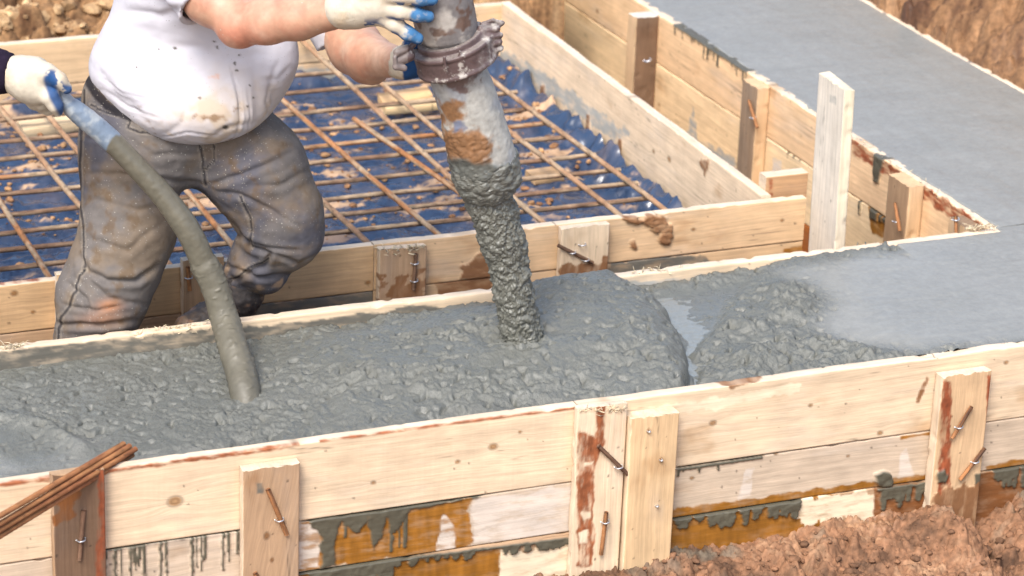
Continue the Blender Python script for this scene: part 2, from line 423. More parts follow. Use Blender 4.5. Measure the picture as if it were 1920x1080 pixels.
    # nail holes and spots
    for _ in range(int(L * 18)):
        a, b, r_ = rk.uniform(0, L), rk.uniform(0, h), rk.uniform(.0012, .003)
        kk = sstep(r_ * 1.4, r_ * .7, np.hypot(Sg - a, Vg - b)); colr *= (1 - .6 * kk)[..., None]
    # smudges
    sm = sstep(.22, .5, fbm(v3(Sg * 5 + sd_, Vg * 9 + 7, sd_ + 9), 4)); colr = colr * (1 - .42 * sm[..., None] * AX(.6, .8, 1))
    Vp = Vg - .5 * Wg * istop
    thick = np.zeros(Sg.shape)
    brk = fbm(v3(Sg * 18 + sd_, Vg * 60, 6.1 + sd_), 5, gain=.6); streak = fbm(v3(Sg * 60 + sd_, Vg * 9, 1.1), 4); fine = fbm(v3(Sg * 55 + sd_, Vg * 80, 8.8), 4)
    def apply(kind, mk, rel=0.0):
        nonlocal colr, wet, gm, thick
        c, w, gg = KINDS[kind]
        op = dict(amber=.22, slurry=.0, bark=.75, dirt=.35, white=.85, brown=.35, grey=.75, greydark=.4, pale=.5, red=.8)[kind]
        if op: mk = mk * (1 - op * sstep(-.12, .38, brk))
        if kind == 'slurry': mk = mk * (1 - .55 * sstep(.22, .42, brk) * (rel < .004))
        if kind == 'amber': c = c * (1 + .55 * np.clip(streak, -.8, .9))[..., None]
        if kind in ('bark', 'red'): c = c * (1 + .8 * np.clip(fine, -.7, .9))[..., None]
        mk3 = mk[..., None]
        colr = colr * (1 - mk3) + mk3 * c * (1 + .22 * nmid + .1 * nlow)[..., None]
        wet = wet * (1 - mk) + w * mk; gm = gm * (1 - mk) + gg * mk; thick = np.maximum(thick, mk * rel)
    for pt in paints:
        kind, poly, en = pt[0], pt[1], pt[2]; rel = pt[3] if len(pt) > 3 else 0
        pl = [tosv(*q) for q in poly]
        ns = fbm(v3(Sg * 28 + sd_, Vg * 28, 3.3 + sd_), 4) * en * 3.2
        d = sdpoly(Sg, Vp, pl) + ns
        apply(kind, sstep(.0035, -.0015, d), rel)
    for dr in drips:
        kind, a, b, n, lmin, lmax, wd, rel = dr[:8]; sa, va = tosv(*a); sb, vb = tosv(*b)
        if len(dr) > 8: va = vb = dr[8]
        rd = np.random.RandomState(seed * 7 + n)
        u = np.clip((Sg - sa) / (sb - sa + 1e-9), 0, 1); vl = va + (vb - va) * u; ins = ((Sg > min(sa, sb)) & (Sg < max(sa, sb)))
        mk = ins * sstep(.0045, .002, np.abs(Vg - vl) - .002 * np.abs(perlin(v3(Sg * 60, sd_, 1.)))) * (1 if rel else .8)
        for k in range(n):
            cs_ = rd.uniform(sa, sb); ln = lmin + (lmax - lmin) * rd.uniform() ** 1.6; w_ = wd * rd.uniform(.5, 1.3)
            cx = cs_ + .0025 * perlin(v3(Vg * 50, k * 3.1, sd_)); vv = Vg - (va + (vb - va) * (cs_ - sa) / (sb - sa + 1e-9))
            prof = w_ * (1 - .35 * np.clip(vv / ln, 0, 1)) * (1 + .4 * perlin(v3(Vg * 90, k, 2.)))
            prof = np.where(vv > ln, np.sqrt(np.maximum(0, prof ** 2 - (vv - ln) ** 2)), prof)
            q = np.where((vv > -.003) & (vv < ln + w_), sstep(.0012, -.001, np.abs(Sg - cx) - prof), 0)
            mk = np.maximum(mk, q)
        apply(kind, mk, rel)
    thick = thick * (1 + .5 * fbm(v3(Sg * 60, Vg * 60, sd_), 3))
    out = relief - cup - thick
    P = O + Sd[..., None] * U + Vd[..., None] * D + (Wg + np.where(front, out, 0))[..., None] * Wd
    top_out = np.where(istop, -(relief * .8), 0)
    P = P + (-top_out)[..., None] * D * 0
    V = P.reshape(-1, 3); F = grid_faces(nu, nv, True)
    at = dict(col=np.clip(colr, .004, .9).reshape(-1, 3), wet=wet.ravel(), gm=np.clip(gm, 0, 1.3).ravel(), gr=v3(Sg + seed * 1.7, g, Wg).reshape(-1, 3))
    flip = np.dot(np.cross(U, D), Wd) > 0
    Fl = F if flip else F[:, ::-1]
    k = len(V); Fl = Fl.tolist()
    # end caps as fans with their own verts
    ends = []
    for e_i, base_i in ((0, 0), (1, (nu - 1) * nv)):
        ring = V[base_i:base_i + nv]; cen = ring.mean(0)
        ends.append((ring, cen))
    Vs = [V]; off = k; A = {q: [at[q]] for q in at}
    for e_i, (ring, cen) in enumerate(ends):
        Vs.append(np.concatenate([ring, [cen]])); n_ = nv + 1
        cc = np.tile(ec * .95 if endcol is None else endcol, (n_, 1)); A['col'].append(cc); A['wet'].append(np.zeros(n_)); A['gm'].append(np.ones(n_))
        A['gr'].append(np.stack([np.full(n_, 3.3), (Vs[-1] @ D) * 1.0, (Vs[-1] @ Wd)], 1))
        for j in range(nv):
            tri = [off + j, off + (j + 1) % nv, off + nv]
            Fl.append(tri if (e_i == 0) != flip else tri[::-1])
        off += n_
    V = np.concatenate(Vs); A = {q: np.concatenate(x) for q, x in A.items()}
    me = mesh_np(name, V, Fl, A)
    o = link(name, me, mat or M_WOOD, parent)
    return o
def splinters(name, parent, pts, n, ln, seed, colr=None):
    """ragged torn fibres along a 3D polyline"""
    rs = np.random.RandomState(seed); pts = np.asarray(pts, float); parts = []
    for k in range(n):
        u = rs.uniform(0, len(pts) - 1.001); i = int(u); p = pts[i] + (pts[i + 1] - pts[i]) * (u - i) + rs.normal(0, .004, 3)
        d = unit(unit(pts[-1] - pts[0]) * rs.choice([-1, 1]) * rs.uniform(.4, 1) + AX(rs.normal(0, .5), rs.normal(-.3, .5), rs.uniform(-.1, .7)))
        L_ = ln * rs.uniform(.4, 1.3); q = unit(np.cross(d, rs.normal(size=3))); w_ = rs.uniform(.0008, .0022)
        mid = p + d * L_ * .5 + AX(0, 0, rs.uniform(-.2, .3) * L_); b = np.cross(d, q)
        V = np.array([p + q * w_, p - q * w_, p + b * w_ * .6, mid + q * w_ * .8, mid - q * w_ * .8, mid + b * w_ * .5, p + d * L_])
        F = [[0, 1, 4, 3], [1, 2, 5, 4], [2, 0, 3, 5], [3, 4, 6], [4, 5, 6], [5, 3, 6], [0, 2, 1]]
        c = (lin(240, 222, 188) * .85 if colr is None else colr) * rs.uniform(.75, 1.05)
        parts.append((V, F, dict(col=np.tile(c, (7, 1)), wet=np.zeros(7), gm=np.zeros(7), gr=V)))
    V, F, A = join(parts); o = link(name, mesh_np(name, V, F, A), M_WOOD, parent); o['kind'] = 'stuff'; return o
RUST = lin(132, 102, 80) * .8; RUSTO = lin(168, 116, 74) * .8; RUSTD = lin(92, 66, 52) * .8; DUSTY = lin(170, 146, 118) * .85
def rebar(name, parent, a, b, r, seed=0, c1=RUST, c2=DUSTY, sag=.0, res=.003, nth=10, bend=.004):
    a = np.asarray(a, float); b = np.asarray(b, float); L = np.linalg.norm(b - a); n = max(12, int(L / res))
    u = np.linspace(0, 1, n); path = a + (b - a) * u[:, None]
    path[:, 2] += sag * np.sin(u * np.pi) + bend * perlin(v3(u * L * 2.5, seed, .5)); path[:, 0] += bend * perlin(v3(u * L * 2, seed, 9.5))
    V, F, s, th, Nn = tube(path, r, nth)
    rib = np.maximum(0, np.sin(s / .0075 * 2 * np.pi + th)) ** 2 * .11 * r + .10 * r * (np.abs(np.cos(th)) > .95)
    V = V + Nn * rib[:, None]
    nz = fbm(v3(s * 6 + seed * 3.1, th * .3, seed), 4); q = sstep(-.12, .2, nz)[:, None]
    nz2 = sstep(.1, .4, fbm(v3(s * 25 + seed, th, 4.), 3))[:, None]
    c = c1 * (1 - q) + c2 * q; c = c * (1 - .5 * nz2)
    V2, F2 = capped(V, F, nth, n); c = np.concatenate([c, c[:2]])
    return link(name, mesh_np(name, V2, F2, dict(col=c)), M_REBAR, parent)
def nail(parent, p, d, r=.003, L=.02):
    d = unit(d); p = np.asarray(p, float)
    path = spline([p - d * L * .5 + AX(0, .006, 0), p - d * L * .3 + AX(0, -.004, 0), p + AX(0, -.006, 0), p + d * L * .35 + AX(0, -.004, 0), p + d * L * .5 + AX(0, .006, 0)], 12)
    V, F, s, th, Nn = tube(path, r * .6, 8); V2, F2 = capped(V, F, 8, 12)
    return link('bent_nail', mesh_np('bent_nail', V2, F2), M_NAIL, parent)
#PART2
# ------------------------------------------------------------------ ground and soil
def heightfield(name, xs, ys, hf, colf, rghf, mat, label=None, kind='structure', rel_seed=0, keep=None):
    X, Y = np.meshgrid(xs, ys, indexing='ij'); Z = hf(X, Y)
    V = np.stack([X, Y, Z], -1).reshape(-1, 3); F = grid_faces(len(xs), len(ys))
    if keep is not None:
        k = keep(X, Y).ravel(); F = F[k[F].all(1)]
    o = link(name, mesh_np(name, V, F, dict(col=np.clip(colf(X, Y, Z), .003, .9).reshape(-1, 3), rgh=rghf(X, Y, Z).ravel())), mat)
    tag(o, kind=kind); return o
CLAY = lin(156, 114, 84) * .66; CLAYD = lin(104, 76, 56) * .60; CLAYL = lin(190, 152, 118) * .70; TAN = lin(196, 156, 112) * .78
def soilcol(X, Y, Z, a=CLAY, b=CLAYD, c=CLAYL):
    n = fbm(v3(X * 7, Y * 7, 3.3), 4); m = fbm(v3(X * 40, Y * 40, Z * 40), 3)
    q = sstep(-.1, .45, n + .5 * m)[..., None]; q2 = sstep(.1, .5, -n + .5 * m)[..., None]
    return (a * (1 - q) + b * q) * (1 - q2 * .6) + c * q2 * .6
def clods(X, Y, f, amp, seed=0):
    w = .25 / f
    x = X + .35 / f * perlin(v3(X * f * 1.3, Y * f * 1.3, seed + .1)); y = Y + .35 / f * perlin(v3(X * f * 1.3, Y * f * 1.3, seed + 5.1))
    d1, d2, i = worley(np.stack([x * f, y * f], -1), seed)
    e = d2 - d1
    return amp * (sstep(0, .35, e) * (.25 + i) + .0) * (1 - .5 * d1 ** 2)
def nonu(a, lo, hi, b, step, ext=14):
    """fine spacing lo..hi, growing outward to a and b"""
    L = lo - (lo - a) * np.linspace(1, 0, ext, endpoint=False) ** 2.5 if a < lo else np.array([])
    H = hi + (b - hi) * np.linspace(0, 1, ext + 1)[1:] ** 2.5 if b > hi else np.array([])
    return np.concatenate([L, np.arange(lo, hi, step), [hi], H])
xs = nonu(-60, -2, 8, 60, .25, 10); ys = nonu(-30, 3, 10, 90, .25, 10)
heightfield('ground', xs, ys, lambda X, Y: -.52 + .012 * perlin(v3(X, Y, .7)), soilcol, lambda X, Y, Z: np.full(X.shape, .85), M_SOIL)
_gx = [.2, 1.7, 2.25, 2.34, 2.6, 2.9, 3.09, 3.22, 3.33, 3.6, 4.6]; _gz = [-.53, -.45, -.375, -.362, -.362, -.36, -.352, -.345, -.39, -.335, -.31]
def near_h(X, Y):
    z = np.interp(X, _gx, _gz) + .0 * Y
    d = np.clip(5.18 - Y, 0, 2)
    z = z - .05 * sstep(0, .25, d) + .02 * fbm(v3(X * 3, Y * 3, 1.), 3) - .35 * sstep(1.0, 1.9, d)
    P = v3(X, Y, 0); w = P + .03 * np.stack([perlin(P * 9), perlin(P * 9 + 5), 0 * X], -1)
    z = z - .034 + .030 * fbm(w * 8, 5, gain=.66, kind='b') + clods(X, Y, 17, .022, 1) * sstep(-.2, .2, perlin(P * 5)) + clods(X, Y, 42, .009, 7) + .009 * fbm(w * 45, 4, gain=.7, kind='b') + .05 * sstep(.0, .5, fbm(v3(X * 4, Y * 5, 8.), 2)) * sstep(0, .1, d)
    z = z - .04 * np.exp(-((X - 3.33) / .05) ** 2 - ((Y - 5.1) / .09) ** 2)
    return z - .6 * sstep(.6, .1, X)
def near_c(X, Y, Z):
    c = soilcol(X, Y, Z); g = sstep(.05, .3, fbm(v3(X * 12, Y * 12, 7.7), 3)) * np.exp(-np.clip(5.15 - Y, 0, 1) / .05)
    return c * (1 - .6 * g[..., None]) + .6 * g[..., None] * lin(120, 112, 96) * .8
heightfield('soil', np.concatenate([np.arange(.2, 1.8, .012), np.arange(1.8, 4.2, .0034), np.arange(4.2, 4.7, .02)]), np.concatenate([np.arange(3.2, 4.5, .02), np.arange(4.5, 5.19, .0034)]), near_h, near_c,
            lambda X, Y, Z: .85 - .35 * sstep(.1, .4, fbm(v3(X * 6, Y * 6, 2.), 3)), M_SOIL)
# soil bank behind the far end and the cut bank to the right of the far trench
BROWNB = lin(158, 120, 82) * .72; BROWND = lin(92, 62, 40) * .7; BROWNL = lin(206, 172, 128) * .8
def bankc(X, Y, Z): return soilcol(X, Y, Z, BROWNB, BROWND, BROWNL)
def bank_h(X, Y):
    z = -.05 + .28 * sstep(8.0, 8.9, Y) + .10 * sstep(9, 14, Y) + .05 * fbm(v3(X * 2, Y * 2, 4.), 3)
    return z + clods(X, Y, 6, .07, 3) + clods(X, Y, 15, .035, 4) + .012 * fbm(v3(X * 30, Y * 30, 5.), 3, kind='b') - .4 * sstep(8.02, 7.98, Y)
heightfield('soil_bank', np.concatenate([nonu(-30, -.5, .9, .9, .12, 8), np.arange(.91, 3.5, .010)]), np.concatenate([np.arange(7.99, 9.4, .010), np.linspace(9.5, 40, 30)]), bank_h, bankc,
            lambda X, Y, Z: np.full(X.shape, .9), M_SOIL)
# channel floor between the inner boards and the left side of the far trench, and the gap where the worker stands
def floor_h(X, Y): return -.43 + clods(X, Y, 14, .02, 6) + .01 * fbm(v3(X * 20, Y * 20, 5.), 3)
heightfield('soil_floor', np.arange(.4, 3.80, .012), np.arange(5.80, 9.3, .012), floor_h, lambda X, Y, Z: soilcol(X, Y, Z, CLAYD * 1.3, CLAYD * .7, CLAY), lambda X, Y, Z: np.full(X.shape, .7), M_SOIL)

# ------------------------------------------------------------------ formwork walls
ZD = AX(0, 0, -1); XU = AX(1, 0, 0); YU = AX(0, 1, 0); YW = AX(0, 1, 0); XW = AX(1, 0, 0)
YF = 5.180
front = tag(empty('board_formwork', (2.3, YF, -.4)), 'long pale board wall with upright cleats along the near side of the trench', 'formwork', 'timber formwork walls')
barkedge = [('bark', [(-200, 931), (-200, 939), (0, 913), (300, 874), (520, 843), (560, 834), (560, 829), (300, 867), (0, 905)], .002),
            ('bark', [(600, 829), (940, 784), (1082, 766), (1082, 763), (940, 780), (600, 825)], .001)]
board('board', front, (.55, YF, 0), XU, ZD, YW, 1.778, .178, .028, FRESH, 1, paints=barkedge, knots=[(328, 940, .011), (858, 866, .004), (975, 810, .003), (700, 905, .004)], res=.0033, edge=PALE, wave=.03)
board('board', front, (2.331, YF + .001, 0), XU, ZD, YW, 2.1, .180, .028, FRESH, 2, knots=[(1337, 793, .006), (1650, 812, .005), (1520, 760, .004)], res=.0033, edge=PALE, chip=.003,
      paints=[('pale', [(1180, 775), (1260, 760), (1500, 722), (1500, 735), (1260, 780), (1185, 800)], .006), ('dirt', [(1345, 712), (1370, 705), (1440, 700), (1436, 708), (1372, 728), (1368, 722)], .003), ('dirt', [(1725, 735), (1738, 708), (1742, 710), (1722, 752)], .004)])
board('board', front, (.55, YF + .002, -.181), XU, ZD, YW, 1.778, .118, .026, WASH, 3, res=.0033, edge=WASH, knots=[(1025, 955, .003), (1055, 980, .003)],
      paints=[('amber', [(560, 976), (760, 950), (885, 933), (868, 958), (884, 985), (886, 1018), (860, 1030), (560, 1070)], .006),
              ('white', [(560, 982), (590, 980), (600, 1000), (596, 1062), (560, 1066)], .003), ('white', [(832, 968), (850, 985), (852, 1026), (818, 1034), (824, 995)], .003), ('white', [(890, 935), (1080, 908), (1080, 1000), (890, 1018), (886, 970)], .004),
              ('slurry', [(575, 970), (880, 928), (920, 924), (850, 938), (770, 955), (740, 1000), (725, 972), (700, 1030), (690, 968), (668, 1000), (640, 975), (625, 1025), (630, 1060), (600, 1066), (604, 1010), (594, 990), (583, 990)], .004, .004)],
      drips=[('slurry', (196, 1030), (452, 992), 22, .03, .14, .0030, .004), ('slurry', (640, 966), (770, 948), 8, .03, .12, .005, .003)])
board('board', front, (2.331, YF + .003, -.183), XU, ZD, YW, 2.1, .122, .026, WASH, 4, res=.0033, edge=WASH, knots=[(1455, 850, .004), (1590, 855, .003), (1432, 852, .003)],
      paints=[('amber', [(1180, 976), (1270, 955), (1380, 940), (1500, 922), (1640, 902), (1760, 888), (1760, 914), (1180, 1000)], .004),
              ('slurry', [(1640, 888), (1655, 882), (1670, 888), (1672, 902), (1662, 915), (1668, 940), (1650, 940), (1652, 912), (1640, 905)], .004, .009), ('white', [(1400, 880), (1412, 878), (1408, 930), (1385, 935)], .004), ('amber', [(1690, 818), (1760, 808), (1760, 814), (1690, 823)], .002), ('white', [(1690, 850), (1700, 840), (1712, 892), (1684, 895)], .003), ('amber', [(1850, 875), (1960, 850), (1960, 900), (1850, 905)], .004)],
      drips=[('slurry', (1268, 880), (1430, 856), 5, .004, .016, .005, .004)])
board('board', front, (.55, YF + .001, -.301), XU, ZD, YW, 1.778, .16, .026, BROWN, 5, res=.0033, edge=BROWN,
      paints=[('pale', [(935, 1035), (1080, 1012), (1080, 1100), (935, 1100)], .012), ('amber', [(560, 1072), (935, 1032), (935, 1100), (560, 1100)], .004)],
      drips=[('slurry', (560, 1072), (1078, 1007), 28, .004, .020, .013, .006), ('slurry', (560, 1074), (745, 1050), 14, .02, .05, .02, .006)])
board('board', front, (2.331, YF + .001, -.307), XU, ZD, YW, 2.1, .17, .026, BROWN, 6, res=.0033, edge=BROWN,
      paints=[('amber', [(1180, 975), (1500, 932), (1560, 925), (1560, 1060), (1180, 1060)], .004), ('pale', [(1500, 945), (1560, 930), (1620, 926), (1640, 930), (1636, 975), (1500, 985)], .016), ('brown', [(1640, 915), (1960, 870), (1960, 980), (1640, 980)], .004)],
      drips=[('slurry', (1266, 970), (1498, 938), 34, .006, .034, .013, .007), ('slurry', (1350, 956), (1400, 950), 3, .03, .055, .014, .006), ('slurry', (1645, 918), (1752, 902), 14, .015, .035, .010, .006),
             ('slurry', (1655, 918), (1690, 912), 3, .04, .06, .012, .006), ('slurry', (1848, 882), (1950, 868), 14, .01, .05, .010, .006)])
def tie(parent, a, b, r=.0045, plane=5.15, nails=(), seed=0, dirn=(1, 0, .15), fx=None):
    f = (lambda x, y: PY(x, y, plane)) if fx is None else (lambda x, y: PX(x, y, fx))
    A_, B_ = f(*a), f(*b)
    o = rebar('tie_bar', parent, A_, B_, r, seed, RUSTO if seed % 2 else RUST, RUSTD, bend=0, nth=10)
    for q in nails: nail(o, f(*q) + AX(0, -.003, 0), dirn, .0028, .018)
    return o
def cleatY(px0, px1, pytop, zbot, name, base, seed, th=.025, parent=front, Yf=YF, **kw):
    """upright cleat nailed on a wall that runs along X; px0, px1 = its left and right edge at its top"""
    Yc = Yf - th; a = PY(px0, pytop, Yc); b = PY(px1, pytop, Yc)
    return board(name, parent, (a[0], Yc - .001, a[2]), ZD, XU, YW, a[2] - zbot, b[0] - a[0], th, base, seed, res=.0033, endrag=.006, **kw)
c = cleatY(98, 196, 893, -.55, 'cleat', DARK * 1.15, 11, paints=[('red', [(188, 880), (198, 880), (200, 1200), (176, 1200), (182, 1000)], .003), ('brown', [(110, 900), (150, 900), (140, 960), (105, 980)], .01)], edge=BROWN)
c['label'] = 'dark brown weathered cleat with a red bark edge'; tie(c, (157, 956), (149, 1050), nails=[(152, 1012)], seed=2)
c = cleatY(455, 562, 884, -.55, 'cleat', BROWN, 12, edge=PALE, knots=[(500, 1005, .006), (510, 1050, .004)], paints=[('greydark', [(480, 905), (492, 905), (494, 925), (482, 925)], .003)], wave=.08)
c['label'] = 'brown rough sawn cleat with a slanted rusty tie bar'; tie(c, (502, 917), (538, 1003), nails=[(524, 974)], seed=1); tie(c, (978 - 500, 1074), (492, 1100), seed=1)
c = cleatY(1084, 1176, 768, -.56, 'cleat', FRESH, 13, th=.022, edge=PALE, chip=.003,
           paints=[('bark', [(1084, 806), (1100, 812), (1118, 826), (1120, 760), (1132, 760), (1132, 830), (1118, 870), (1112, 905), (1114, 990), (1110, 1060), (1082, 1060)], .004), ('pale', [(1086, 775), (1114, 775), (1112, 815), (1086, 805)], .002),
                   ('pale', [(1086, 1000), (1100, 995), (1100, 1018), (1086, 1018)], .003), ('pale', [(1095, 868), (1112, 866), (1110, 872), (1095, 874)], .002), ('pale', [(1092, 962), (1108, 960), (1108, 970), (1096, 974)], .003)])
c['label'] = 'pale split cleat with a strip of red bark down its left side'
tie(c, (1122, 836), (1181, 893), nails=[(1160, 875)], seed=4); tie(c, (1137, 960), (1127, 1040), nails=[(1135, 978)], seed=1)
splinters('torn_fibre', c, [PY(1090, 770, YF - .022), PY(1170, 768, YF - .022)], 46, .02, 4)
c = cleatY(1184, 1273, 786, -.56, 'cleat', lin(224, 190, 146) * .8, 14, th=.036, edge=FRESH, knots=[(1216, 808, .004), (1239, 862, .004)]); c['label'] = 'clean honey coloured cleat, the thicker one of the pair'
for q in [(1216, 808), (1239, 862), (1231, 948)]: nail(c, PY(*q, YF - .038), (1, 0, .3), .003, .006)
c = cleatY(1767, 1858, 708, -.55, 'cleat', HONEY * .95, 15, th=.032, edge=PALE, paints=[('red', [(1768, 715), (1784, 715), (1780, 960), (1756, 960)], .003), ('red', [(1852, 705), (1862, 705), (1858, 960), (1846, 960)], .002), ('slurry', [(1756, 885), (1770, 880), (1778, 890), (1772, 905), (1757, 905)], .003, .006),
            ('slurry', [(1828, 890), (1842, 886), (1842, 915), (1828, 918)], .003, .002), ('dirt', [(1750, 925), (1850, 905), (1850, 1000), (1750, 1000)], .012, .002)])
c['label'] = 'honey brown cleat with dark red edges and two slanted tie bars'
tie(c, (1822, 762), (1785, 822), plane=YF - .04, nails=[(1798, 800)], seed=3); tie(c, (1847, 840), (1800, 900), plane=YF - .04, nails=[(1828, 865)], seed=3)

# inner side of the trench
YB = 5.822
backw = tag(empty('board_formwork', (2.3, YB, -.3)), 'cement smeared board wall between the trench and the worker', 'formwork', 'timber formwork walls')
board('board', backw, (.55, YB, 0), XU, ZD, YW, 3.195, .155, .028, FRESH, 21, res=.005, edge=PALE, chip=.004,
      paints=[('greydark', [(-200, 690), (0, 660), (400, 618), (560, 606), (800, 572), (900, 600), (560, 720), (-200, 760)], .004), ('grey', [(1150, 530), (1230, 527), (1420, 506), (1450, 500), (1440, 520), (1150, 570)], .004),
              ('slurry', [(1370, 520), (1400, 510), (1435, 503), (1440, 512), (1400, 522)], .004, .003)])
board('board', backw, (.55, YB, -.157), XU, ZD, YW, 3.15, .29, .028, BROWN, 22, res=.02)
splinters('torn_fibre', backw, [PY(255, 628, YB + .01), PY(330, 618, YB + .01), PY(400, 612, YB + .01)], 110, .020, 5)
splinters('torn_fibre', backw, [PY(-5, 655, YB + .01), PY(45, 648, YB + .01)], 40, .03, 6)
splinters('torn_fibre', backw, [PY(1180, 515, YB + .01), PY(1280, 505, YB + .01)], 30, .02, 7)

# near wall of the rebar pit
YP = 6.180
pitw = tag(empty('board_formwork', (2.3, YP, -.3)), 'low board wall along the near edge of the rebar pit, behind the worker', 'formwork', 'timber formwork walls')
board('board', pitw, (.6, YP, .0), XU, ZD, YW, 1.62, .119, .025, lin(212, 174, 130) * .8, 31, res=.004, edge=PALE, knots=[(27, 550, .006), (62, 585, .004), (690, 530, .005)],
      paints=[('red', [(0, 520), (60, 515), (95, 518), (80, 526), (0, 531)], .004)])
board('board', pitw, (2.222, YP + .001, .0), XU, ZD, YW, 1.165, .119, .025, HONEY * 1.02, 32, res=.004, edge=PALE, chip=.003, knots=[(1170, 410, .004), (1300, 430, .004)],
      paints=[('dirt', [(860, 500), (900, 480), (928, 478), (925, 520), (900, 530), (865, 520)], .008, .003), ('dirt', [(1172, 405), (1215, 402), (1240, 398), (1262, 430), (1266, 445), (1240, 468), (1232, 435), (1215, 425), (1170, 420)], .008, .010), ('dirt', [(1180, 452), (1190, 450), (1192, 466), (1182, 464)], .004, .006)])
board('board', pitw, (.6, YP + .002, -.121), XU, ZD, YW, 1.62, .33, .025, BROWN, 33, res=.005, edge=BROWN,
      paints=[('greydark', [(470, 575), (560, 562), (710, 540), (725, 650), (470, 650)], .004)])
board('board', pitw, (2.222, YP + .003, -.121), XU, ZD, YW, 1.165, .33, .025, HONEY * .95, 34, res=.005, edge=BROWN,
      paints=[('greydark', [(1145, 490), (1220, 480), (1320, 478), (1330, 495), (1240, 505), (1145, 520)], .008), ('amber', [(1470, 470), (1505, 458), (1510, 480), (1470, 490)], .004), ('dirt', [(820, 530), (920, 505), (930, 560), (820, 560)], .01)])
def cp(px0, px1, pyt, base, seed, th=.025, **kw): return cleatY(px0, px1, pyt, -.45, 'cleat', base, seed, th=th, parent=pitw, Yf=YP, **kw)
c = cp(712, 800, 470, BROWN * 1.0, 41, edge=PALE, paints=[('dirt', [(712, 530), (800, 520), (800, 600), (712, 600)], .03)]); c['label'] = 'muddy brown cleat with a torn fibrous top'
tie(c, (780, 475), (775, 543), plane=YP - .03, nails=[(778, 493), (777, 526)], seed=2); splinters('torn_fibre', c, [PY(716, 472, YP - .026), PY(798, 462, YP - .026)], 60, .02, 8)
c = cp(1053, 1143, 430, FRESH * .92, 42, edge=PALE, paints=[('brown', [(1130, 480), (1143, 480), (1143, 530), (1128, 530)], .006), ('dirt', [(1052, 500), (1143, 495), (1143, 530), (1052, 530)], .02)]); c['label'] = 'pale cleat with a slanted rusty tie bar, at the middle of the wall'
tie(c, (1046, 460), (1112, 493), plane=YP - .03, nails=[(1073, 473), (1098, 487), (1092, 458)], seed=2)
c = cp(106, 190, 515, HONEY, 43, edge=PALE); c['label'] = 'honey coloured cleat behind the trouser leg'
c = cp(343, 420, 490, BROWN, 44, edge=PALE)
tie(c, (352, 500), (356, 545), plane=YP - .03, nails=[(354, 520)], seed=1)

# far and right walls of the pit
YFAR = 7.95
farw = tag(empty('board_formwork', (2.2, YFAR, -.25)), 'pale board wall at the far end of the rebar pit', 'formwork', 'timber formwork walls')
board('board', farw, (.3, YFAR, .0), XU, ZD, YW, 2.97, .135, .027, lin(226, 192, 150) * .82, 51, res=.007, edge=PALE)
board('board', farw, (.3, YFAR + .002, -.137), XU, ZD, YW, 2.97, .30, .027, lin(222, 188, 148) * .82, 52, res=.007,
      paints=[('grey', [(520, 128), (700, 118), (705, 160), (520, 180)], .01)])
rightw = tag(empty('board_formwork', (3.27, 7.0, -.25)), 'wide pale board wall at the right of the rebar pit, running away from viewer', 'formwork', 'timber formwork walls')
DU = unit(AX(-.01, 1, 0))
board('board', rightw, (3.272, 6.207, .006), DU, ZD, unit(AX(1, .01, 0)), 1.745, .215, .027, lin(230, 204, 172) * .85, 53, res=.005, edge=PALE, chip=.003, bow=0,
      paints=[('grey', [(930, 90), (1010, 130), (1180, 250), (1150, 260), (1000, 160), (930, 110)], .01), ('dirt', [(1014, 160), (1022, 160), (1024, 195), (1014, 190)], .004, .004), ('dirt', [(1100, 215), (1106, 218), (1106, 252), (1099, 250)], .003, .003),
              ('dirt', [(1160, 262), (1166, 262), (1166, 300), (1160, 300)], .003, .003), ('dirt', [(1308, 300), (1330, 305), (1322, 325), (1314, 312)], .006, .003)])
board('board', rightw, (3.274, 6.207, -.211), DU, ZD, unit(AX(1, .01, 0)), 1.745, .22, .027, BROWN, 54, res=.008)
# left side of the far trench: tall wall of two boards with cleats
lw = tag(empty('board_formwork', (3.7, 7.0, -.4)), 'tall board wall with drips of cement holding the left side of the far trench', 'formwork', 'timber formwork walls')
LU = unit(AX(-.032, 1, 0)); LW = unit(AX(1, .032, 0)); LO = AX(3.735, 5.825, 0)
def LP(px, py, off=0.0):
    d = ray(px, py); n = LW; o = LO - LW * off; return C0 + d * (((o - C0) @ n) / (d @ n))
board('board', lw, LO, LU, ZD, LW, 1.31, .150, .030, lin(236, 198, 154) * .86, 61, res=.004, edge=PALE, chip=.006,
      paints=[('red', [(1590, 262), (1605, 268), (1680, 318), (1735, 350), (1800, 392), (1850, 425), (1850, 437), (1800, 420), (1735, 375), (1680, 338), (1600, 290)], .005), ('slurry', [(1640, 285), (1662, 292), (1655, 312), (1648, 342), (1639, 340), (1640, 310)], .003, .006)],
      drips=[])
board('board', lw, LO + LU * 1.312, LU, ZD, LW, 1.85, .150, .030, lin(236, 196, 150) * .86, 62, res=.005, edge=PALE, chip=.005, drips=[('slurry', (1262, 66), (1400, 150), 26, .006, .040, .0045, .004, .0)])
board('board', lw, LO + ZD * .152, LU, ZD, LW, 1.31, .170, .030, lin(240, 210, 166) * .88, 63, res=.004, paints=[('amber', [(1628, 388), (1650, 380), (1668, 392), (1664, 445), (1635, 440)], .005), ('white', [(1450, 300), (1465, 300), (1465, 330), (1450, 328)], .004)],
      drips=[('slurry', (1478, 272), (1518, 300), 4, .01, .03, .006, .004), ('slurry', (1575, 345), (1668, 405), 13, .012, .045, .008, .006)])
board('board', lw, LO + LU * 1.312 + ZD * .152, LU, ZD, LW, 1.85, .170, .030, lin(240, 206, 160) * .88, 64, res=.006, paints=[('grey', [(1290, 250), (1300, 200), (1308, 262), (1380, 300), (1385, 340), (1290, 270)], .01)])
